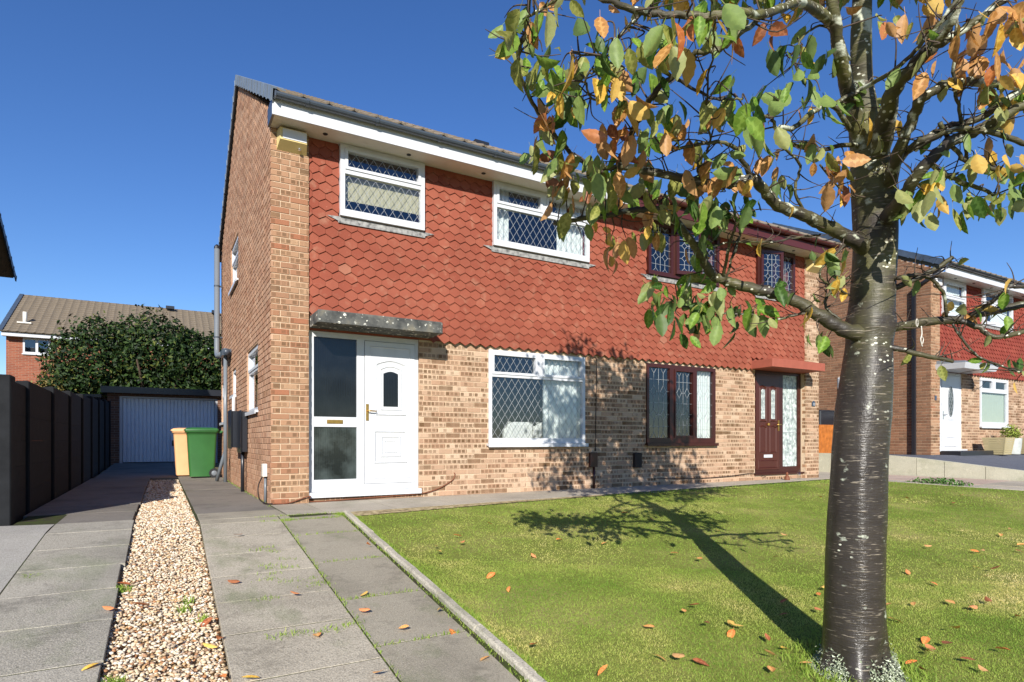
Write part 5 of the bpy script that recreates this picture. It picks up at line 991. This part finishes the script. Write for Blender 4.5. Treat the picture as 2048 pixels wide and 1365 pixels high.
# leaves
def leaf_mat(name, c1, c2, back, trans=.42):
    m = N(name, .5, .35); f = m.noise(22, 4); c = m.mix(m.step(f, .38, .64), c1, c2)
    a = m.attr(); c = m.mix(m.math('MULTIPLY', m.step(a[1], .86, .93), .55), c, tuple(min(1, q*1.5+.02) for q in c2[:3])+(1,))       # veins
    c = m.mix(m.math('MULTIPLY', m.step(m.noise(75, 3), .66, .72), .6), c, lin(96, 62, 30))
    bf = m.n('NewGeometry').outputs['Backfacing']; c = m.mix(m.math('MULTIPLY', bf, .7), c, back); m.base(c)
    tl = m.n('BsdfTranslucent'); m.put(tl.inputs[0], c); mx = m.n('MixShader'); mx.inputs[0].default_value = trans
    o = m.t.nodes['Material Output']; m.t.links.new(m.b.outputs[0], mx.inputs[1]); m.t.links.new(tl.outputs[0], mx.inputs[2]); m.t.links.new(mx.outputs[0], o.inputs[0]); return m.mat
LM = {'g': leaf_mat('green_leaf', ls(1.04, 92, 128, 38), ls(1.04, 122, 150, 56), ls(0.92, 140, 158, 96)), 'd': leaf_mat('deep_green_leaf', ls(0.85, 54, 86, 28), ls(0.85, 78, 110, 42), ls(0.85, 112, 134, 78)),
      'o': leaf_mat('olive_leaf', ls(0.88, 132, 140, 62), ls(0.88, 166, 166, 86), ls(0.92, 170, 174, 116)), 'y': leaf_mat('yellow_leaf', ls(0.88, 222, 172, 60), ls(0.88, 234, 192, 90), ls(0.88, 224, 186, 106)),
      'a': leaf_mat('amber_leaf', ls(0.81, 202, 140, 74), ls(0.81, 220, 166, 96), ls(0.83, 212, 164, 112)), 'r': leaf_mat('orange_red_leaf', ls(0.76, 206, 112, 56), ls(0.78, 218, 138, 74), ls(0.81, 208, 140, 94)),
      'b': leaf_mat('brown_leaf', ls(0.76, 146, 84, 50), ls(0.76, 172, 108, 66), ls(0.76, 156, 106, 72))}
KEYS = list(LM)
def leaf_shape(seed, flat=0.):                # blade along +Y from 0 to 1, stalk behind; serrated edge, folded along the rib and curled
    g = random.Random(seed); st = [0, .05, .14, .25, .36, .48, .6, .7, .8, .88, .95, 1]; hw = [.0, .085, .17, .222, .25, .256, .24, .208, .155, .10, .045, 0]
    curl = g.uniform(-.15, .40) if not flat else g.uniform(-.3, .3)*flat; fold = g.uniform(.08, .60); tw = g.uniform(-.5, .5); side = g.uniform(-.12, .12); V = []; C = []; F = []
    for i, (t, h_) in enumerate(zip(st, hw)):
        h_ *= 1.0+(.055 if i % 2 else -.055); z = -curl*t*t; a = tw*t; sx = side*t*t
        for k, s in enumerate((-1, -.5, 0, .5, 1)):
            x = s*h_; zz = abs(x)*fold+.018*math.cos(t*40)*(abs(s) == .5)
            V.append((sx+x*math.cos(a)-zz*math.sin(a), t, z+x*math.sin(a)+zz*math.cos(a))); C.append((t, 1. if k == 2 else (.6+.3*(i % 2)), 0, 1))
    for i in range(len(st)-1):
        for k in range(4): F.append((i*5+k, i*5+k+1, i*5+k+6, i*5+k+5))
    n = len(V); V += [(-.008, 0, 0), (.008, 0, 0), (.006, -.28, .05), (-.006, -.28, .05)]; C += [(0, 1, 0, 1)]*4; F.append((n, n+1, n+2, n+3))
    return np.array(V), F, C
SH = [leaf_shape(s) for s in range(14)]; SHF = [leaf_shape(50+s, 1.) for s in range(6)]
def leaf_mesh(sh, mat, name='leaf'):
    b = B(); b.smooth = True; b.add(sh[0], sh[1]); b.c = sh[2]; return b.mesh(name, mat)
LME = {(i, k): leaf_mesh(SH[i], LM[k]) for i in range(14) for k in KEYS}
G_, O_, D_ = 'ggggooo', 'oooogg', 'ddddgg'; MX = 'ggoogyya'; AB = 'aaaabr'
cl = [(1015, 72, 2, O_, 16), (1050, 78, 3, O_, 16), (1062, 150, 3, O_, 16), (1085, 118, 4, G_, 22), (1066, 28, 4, 'ooga', 24), (1120, 150, 5, G_, 24), (1142, 116, 2, 'ay', 10), (1130, 192, 5, D_, 22), (1098, 190, 2, 'yy', 12), (1098, 240, 3, 'rga', 14), (1156, 208, 4, D_, 20), (1155, 62, 1, 'd', 8), (1200, 60, 1, 'g', 10), (1208, 100, 3, D_, 16), (1262, 96, 3, O_, 18), (1312, 98, 4, G_, 20), (1352, 88, 5, MX, 22), (1324, 50, 2, 'go', 14), (1386, 50, 4, 'gro', 22), (1425, 44, 4, G_, 22), (1445, 70, 3, G_, 18), (1470, 85, 1, 'r', 4), (1470, 100, 1, 'a', 4), (1540, 80, 1, 'b', 5), (1530, 70, 2, 'bg', 14), (1640, 10, 3, 'aay', 18), (1678, 18, 2, 'a', 10), (1232, 160, 5, 'goay', 22), (1292, 152, 6, D_, 26), (1240, 205, 3, 'aog', 16), (1256, 225, 3, 'ygd', 14), (1236, 282, 7, AB, 28), (1206, 285, 2, 'a', 12), (1310, 275, 3, G_, 16), (1342, 228, 5, 'goyd', 26), (1350, 268, 5, 'aaoy', 24), (1296, 290, 2, 'g', 8), (1182, 335, 7, O_, 30), (1214, 345, 5, G_, 24), (1290, 328, 4, 'goa', 20), (1130, 322, 5, 'ogao', 24), (1082, 272, 4, 'oga', 20), (1072, 300, 3, O_, 16), (1118, 362, 7, 'aoob', 26), (1134, 402, 6, 'abao', 26), (1204, 378, 6, G_, 28), (1226, 400, 4, 'goa', 22), (1240, 372, 3, 'yao', 14), (1190, 418, 3, 'oga', 16), (1340, 398, 7, D_, 34), (1300, 380, 5, G_, 26), (1390, 322, 4, 'yao', 22), (1440, 335, 6, 'agoa', 28), (1420, 382, 5, 'gao', 26), (1410, 360, 1, 'g', 4), (1480, 352, 4, 'aao', 22), (1526, 268, 1, 'r', 5), (1520, 300, 5, 'gaao', 28), (1500, 232, 5, D_, 28), (1570, 118, 6, D_, 30), (1606, 105, 2, 'yo', 10), (1604, 158, 6, D_, 30), (1572, 198, 6, G_, 30), (1640, 196, 5, D_, 28), (1470, 208, 6, G_, 30), (1440, 244, 5, G_, 26), (1400, 250, 4, 'gyo', 24), (1530, 335, 3, 'aa', 16), (1630, 325, 1, 'a', 3), (1658, 315, 3, 'oo', 14), (1690, 335, 5, 'aaab', 26), (1680, 370, 4, 'ab', 18), (1738, 262, 1, 'y', 3), (1758, 285, 2, 'o', 8), (1772, 178, 2, 'o', 10), (1690, 190, 5, D_, 26), (1720, 215, 4, G_, 24), (1802, 250, 2, 'y', 10), (1855, 128, 1, 'o', 4), (1848, 160, 2, 'aa', 10), (1764, 45, 3, 'oa', 16), (1772, 70, 1, 'r', 5), (1832, 48, 4, 'raao', 22), (1900, 108, 5, 'raaa', 28), (1932, 62, 5, 'aaro', 28), (1990, 36, 6, 'yaao', 30), (1942, 132, 5, 'aab', 26), (1998, 142, 6, 'aaoy', 30), (2034, 60, 5, 'aoy', 26), (1974, 182, 4, 'ogo', 22), (2012, 208, 5, 'goy', 26), (2042, 192, 4, 'og', 20), (1992, 112, 4, 'aar', 24), (1892, 356, 4, G_, 22), (1850, 398, 6, G_, 26), (1826, 420, 4, G_, 18), (1812, 396, 3, 'yyo', 14), (1922, 398, 5, G_, 26), (1944, 420, 3, 'gd', 16), (2000, 418, 7, G_, 28), (2032, 384, 5, D_, 22), (2034, 340, 5, 'gd', 22), (1990, 345, 5, 'goy', 26), (2012, 316, 4, 'yog', 22), (1862, 372, 3, 'y', 12), (1880, 400, 3, 'gyd', 16), (1300, 445, 6, 'ooya', 26), (1214, 505, 5, 'yyoa', 16), (1252, 490, 2, 'ya', 8), (1222, 488, 1, 'y', 6), (1398, 508, 4, 'ggy', 16), (1322, 425, 4, 'gao', 20), (1410, 418, 6, D_, 30), (1450, 438, 4, 'oog', 22), (1422, 458, 7, D_, 34), (1490, 418, 5, 'dd', 22), (1382, 378, 5, G_, 24), (1310, 582, 4, G_, 18), (1350, 585, 5, G_, 22), (1372, 566, 4, G_, 18), (1330, 622, 6, D_, 26), (1392, 622, 8, D_, 32), (1422, 606, 5, G_, 22), (1362, 650, 5, D_, 24), (1420, 650, 4, 'dga', 22), (1470, 640, 5, D_, 22), (1500, 632, 4, G_, 18), (1640, 682, 4, D_, 20), (1620, 632, 2, 'ya', 10), (1655, 690, 3, 'dg', 12), (1568, 585, 3, 'd', 14), (1660, 505, 5, D_, 22), (1683, 520, 2, 'y', 8), (1684, 570, 3, 'goy', 14), (1665, 385, 2, 'a', 12), (1952, 645, 1, 'y', 2), (1972, 738, 2, 'go', 8), (2040, 742, 3, 'd', 14), (1910, 648, 1, 'o', 6), (1280, 480, 2, 'go', 10), (1560, 380, 3, 'gd', 16), (1200, 60, 1, 'a', 8)]
big = {(1015, 72): 1.2, (1470, 85): 1.15, (1470, 100): 1.1, (1630, 325): 1.25, (1738, 262): 1.25, (1952, 645): 1.1, (1855, 128): 1.1}
leaves = []; tw = B()
def hang(p, pal, size, sun=.0):
    k = random.choice(pal); ax = Vector((random.gauss(0, .42), random.gauss(0, .42), -1)).normalized(); roll = random.uniform(0, 2*math.pi)
    if random.random() < .14: ax = Vector((random.gauss(0, 1), random.gauss(0, 1), random.uniform(-.6, .5))).normalized()
    ref = Vector((math.cos(roll), math.sin(roll), .1)); zx = (ref-ax*ref.dot(ax)).normalized(); xx = ax.cross(zx)
    leaves.append((Vector(p), Matrix((xx, ax, zx)).transposed(), size, k, random.randrange(14)))
def twig_to(c, d):
    i = np.argmin(np.linalg.norm(LP-c, axis=1)+.5*np.maximum(0, LP[:, 2]*0)); s = LP[i]
    if np.linalg.norm(s-c) > .7: return
    mid = (s+c)/2+np.array([random.gauss(0, .02), random.gauss(0, .02), random.uniform(.0, .05)]); tw.tube(spline([s, mid, c], 5), list(np.linspace(.0042, .0018, 11)), 5)
for u, v, n, pal, sp in cl:
    d0 = zd(u, v)+random.uniform(-.15, .15); c = at(u, v-14, d0); twig_to(c, d0); nn = int(n*(1.9 if (v > 540 and u < 1520) or (u < 1260 and v < 430) else 1.35)+.5) if n > 2 else n
    for k in range(nn):
        uu, vv = (u+random.gauss(0, sp*.8), v+random.gauss(0, sp*.7)-12) if n > 1 else (u, v-26)
        hang(at(uu, vv, d0+random.gauss(0, .11 if n > 1 else 0)), pal, .106*big.get((u, v), 1)*random.uniform(.52, 1.18))
for s in limb_pts:                            # odd leaves on short spurs along every limb
    for k in range(int(len(s)*.12)):
        p = s[random.randrange(len(s)//3, len(s)), :3]; e = p+np.array([random.gauss(0, .05), random.gauss(0, .05), random.uniform(-.05, .05)]); tw.tube([p, (p+e)/2+np.array([0, 0, .008]), e], [.003, .0022, .0014], 5); hang(e, MX, random.uniform(.06, .10))
    for k in range(int(len(s)*.45)):
        p = s[random.randrange(2, len(s)), :3]; e = p+np.array([random.gauss(0, .09), random.gauss(0, .09), random.uniform(-.05, .13)]); tw.tube(spline([p, (p+e)/2+rng.normal(0, .014, 3), e], 4), list(np.linspace(.0036, .0012, 9)), 5)
# the crown goes on above the frame
for k in range(700):
    z = random.uniform(3.2, 5.35); an = random.uniform(0, 2*math.pi); r_ = random.uniform(.2, 1.7)*(1-.35*max(0, z-4.6)/1.6); e = np.array([TB[0]+.1+r_*math.cos(an), TB[1]+.1+r_*math.sin(an), z])
    if HZ-FPX*(e[2]-CAM[2])/max(.3, depth(e)) > -20: continue
    dd = np.linalg.norm(LP-e, axis=1)+np.where(LP[:, 2] > e[2], .4, 0); i = np.argmin(dd)
    if not .12 < dd[i] < .75: continue
    base = LP[i]; LP = np.concatenate([LP, [e, (e+base)/2+np.array([0, 0, .05])]])
    mid = (base+e)/2+np.array([random.gauss(0, .04), random.gauss(0, .04), .06]); tw.tube(spline([base, mid, e], 6), list(np.linspace(.010, .003, 13)), 6)
    for q in range(random.randint(10, 19)):
        t = random.uniform(.45, 1.05); p = base*(1-t)**2+2*mid*t*(1-t)+e*t*t+np.array([random.gauss(0, .10), random.gauss(0, .10), random.gauss(-.02, .08)]); hang(p, MX, random.uniform(.08, .125))
tw.obj('twigs', M_twig, T, kind='stuff')
def in_view(p):
    q = np.array(p)-CAM; d = q@AN; u = 1024+FPX*(q@AX)/d; v = HZ-FPX*q[2]/d; return d > .3 and -30 < u < 2080 and -30 < v < 1400
leaves.sort(key=lambda l: -(l[2]/depth(l[0]))**2*(1 if in_view(l[0]) else 0))
for p, m3, s, k, i in leaves[:300]:
    o = link('leaf', LME[(i, k)], T, p); o.rotation_euler = m3.to_euler(); o.scale = (s, s, s)
VV, FF, CC, MI = [], [], [], []; nn = 0
for p, m3, s, k, i in leaves[300:]:
    V, F, C = SH[i]; VV.append(V@np.array(m3).T*s+np.array(p)); FF.append(np.array(F)+nn); CC.append(np.array(C)); MI += [KEYS.index(k)]*len(F); nn += len(V)
tag(bulk('foliage', np.concatenate(VV), np.concatenate(FF), [LM[k] for k in KEYS], T, np.concatenate(CC), MI, True), kind='stuff')
# crusty lichen at the foot
m = N('grey_green_lichen', .95, .1); a = m.attr(); m.base(m.ramp(a[0], [(0, lin(120, 128, 104)), (.6, lin(168, 176, 150)), (1, lin(204, 208, 188))])); M_lich = m.mat
g = np.random.default_rng(5); n_ = 4200; th = np.where(g.random(n_) < .75, g.choice([3.5, 5.85, 4.7], n_, p=[.42, .42, .16])+g.normal(0, .38, n_), g.uniform(0, 6.28, n_))
u_ = np.cos(th)[:, None]*AX[None]+np.sin(th)[:, None]*AN[None]; zz = np.abs(g.normal(0, .055, n_)); base_r = .158+.06*np.exp(-zz/.06)+g.normal(0, .010, n_); Pp = np.array(TB)[None]+u_*base_r[:, None]+np.column_stack([np.zeros(n_), np.zeros(n_), zz-.02])
Pp[:, 2] = np.maximum(Pp[:, 2], gz(Pp[:, 0], Pp[:, 1])); L = g.uniform(.008, .022, n_); d1 = g.normal(size=(n_, 3)); d1 /= np.linalg.norm(d1, axis=1)[:, None]; d2 = np.cross(d1, u_); V = np.stack([Pp-d1*L[:, None]*.5, Pp+d2*L[:, None]*.3+u_*.006, Pp+d1*L[:, None]*.5, Pp-d2*L[:, None]*.3+u_*.006], 1).reshape(-1, 3); o = np.arange(n_)*4
tag(bulk('lichen', V, np.concatenate([np.stack([o, o+1, o+2], -1), np.stack([o, o+2, o+3], -1)]), M_lich, T, np.repeat(np.column_stack([g.random(n_)]*3+[np.ones(n_)]), 4, 0)), kind='stuff')
p = at(1834, 646, zd(1834, 646)); b = B()
b.tube([p+np.array([.010*math.cos(t), .0, .020*math.sin(t)]) for t in np.linspace(0, 6.28, 14)], .0018, 5); b.tube(spline([p+np.array([0, -.02, -.02]), p+np.array([.006, -.02, -.06]), p+np.array([-.006, -.02, -.09]), p+np.array([.010, -.02, -.125])], 5), .003, 5); b.tube(spline([p+np.array([0, -.02, -.07]), p+np.array([.02, -.02, -.085]), p+np.array([.012, -.02, -.11])], 5), .0026, 5); b.obj('string', M_soff, None, label='frayed white string knotted round a low branch of the cherry tree', cat='string')

# ---------------------------------------------------------------- fallen leaves
def ground_at(u, v):
    z = 0.
    for _ in range(30):
        t = (z-CAM[2])/((HZ-v)/FPX); p = CAM+t*((u-1024)/FPX*AX+AN); z = .6*z+.4*float(gz(p[0], p[1]))
    return p
spots = [(485, 1073, 'b'), (455, 1168, 'b'), (600, 1195, 'r'), (733, 1190, 'y'), (718, 1226, 'r'), (797, 1262, 'a'), (636, 1278, 'a'), (900, 1263, 'r'), (745, 1355, 'a'), (520, 1362, 'y'), (740, 1096, 'r'), (878, 1224, 'y'), (980, 1318, 'a'), (405, 1296, 'y'), (298, 1215, 'b'), (340, 1210, 'y'), (228, 1226, 'r'), (200, 1332, 'y'), (435, 1285, 'r'), (262, 1174, 'b'), (425, 1240, 'b'), (450, 1362, 'r'),
 (880, 1109, 'y'), (872, 1100, 'b'), (920, 1093, 'r'), (925, 1078, 'r'), (985, 1055, 'r'), (990, 1152, 'r'), (1018, 1180, 'r'), (1113, 1085, 'r'), (1063, 1115, 'r'), (1214, 1090, 'a'), (1255, 1030, 'r'), (1300, 1040, 'r'), (1341, 1112, 'a'), (1393, 1122, 'a'), (1375, 1218, 'b'), (1371, 1232, 'a'), (1414, 1254, 'b'), (1456, 1251, 'y'), (1466, 1267, 'r'), (1488, 1264, 'y'), (1309, 1263, 'a'), (1307, 1318, 'a'), (1346, 1320, 'a'), (1385, 1328, 'b'), (1070, 1296, 'r'), (1196, 1362, 'r'), (1538, 1290, 'b'), (1562, 1304, 'y'), (1548, 1320, 'a'), (1546, 1354, 'a'), (1599, 1335, 'a'), (1635, 1192, 'r'), (1643, 1184, 'y'), (1562, 1213, 'b'), (1578, 1235, 'b'), (1558, 1118, 'b'), (1575, 1077, 'a'), (1630, 1225, 'r'), (1434, 1065, 'a'), (1640, 996, 'a'),
 (1811, 997, 'a'), (1871, 1047, 'b'), (1925, 993, 'a'), (2000, 1072, 'a'), (2022, 1064, 'a'), (1848, 1097, 'a'), (1962, 1108, 'a'), (1940, 1105, 'r'), (2030, 1105, 'b'), (2034, 1095, 'a'), (1892, 1134, 'b'), (1946, 1138, 'r'), (1980, 1145, 'b'), (1968, 1161, 'y'), (1813, 1147, 'r'), (1860, 1170, 'r'), (1783, 1214, 'a'), (1826, 1211, 'a'), (1892, 1207, 'a'), (1940, 1224, 'r'), (1980, 1213, 'b'), (1776, 1243, 'r'), (1900, 1265, 'a'), (2040, 1240, 'r'), (1855, 1282, 'r'), (1851, 1300, 'r'), (1860, 1312, 'a'), (1884, 1294, 'b'), (1952, 1330, 'b'), (1975, 1356, 'a'), (1855, 1354, 'b'), (1812, 1338, 'r'), (1990, 1305, 'r'), (1905, 1010, 'b')]
FM = {'y': leaf_mat('fallen_yellow_leaf', ls(1.15, 226, 170, 60), ls(1.15, 236, 190, 90), ls(1.1, 224, 180, 100), .1), 'a': leaf_mat('fallen_amber_leaf', ls(1.1, 208, 140, 76), ls(1.1, 222, 164, 98), ls(1.1, 212, 164, 112), .1), 'r': leaf_mat('fallen_orange_leaf', ls(1.1, 208, 110, 56), ls(1.1, 220, 138, 74), ls(1.1, 208, 140, 94), .1), 'b': leaf_mat('fallen_brown_leaf', ls(1., 142, 78, 46), ls(1., 168, 100, 62), ls(1., 156, 100, 66), .1)}
LMF = {(i, k): leaf_mesh(SHF[i], FM[k], 'fallen_leaf') for i in range(6) for k in 'yarb'}
cn_ = {'y': 'yellow', 'a': 'amber', 'r': 'orange', 'b': 'brown'}
for u, v, k in spots:
    p = ground_at(u, v); x, y = p[0], p[1]; sf = 'lawn' if x > kx(y) else ('gravel strip' if -1.41 < x < gx(y) else ('paving' if x > gx(y) else 'wheel track'))
    o = link('fallen_leaf', LMF[(random.randrange(6), k)], None, (x, y, float(gz(x, y))+(.018 if sf == 'lawn' else .008)+.006)); s = random.uniform(.06, .092); o.scale = (s, s, s)
    o.rotation_euler = (random.gauss(0, .16)+(math.pi if random.random() < .4 else 0), random.gauss(0, .18), random.uniform(0, 6.28))
    if abs(o.rotation_euler[0]) > 1.5: o.location.z += .012
    tag(o, f'{cn_[k]} fallen cherry leaf lying on the {sf}', 'fallen leaf', f'{cn_[k]} leaves fallen on the {sf}')
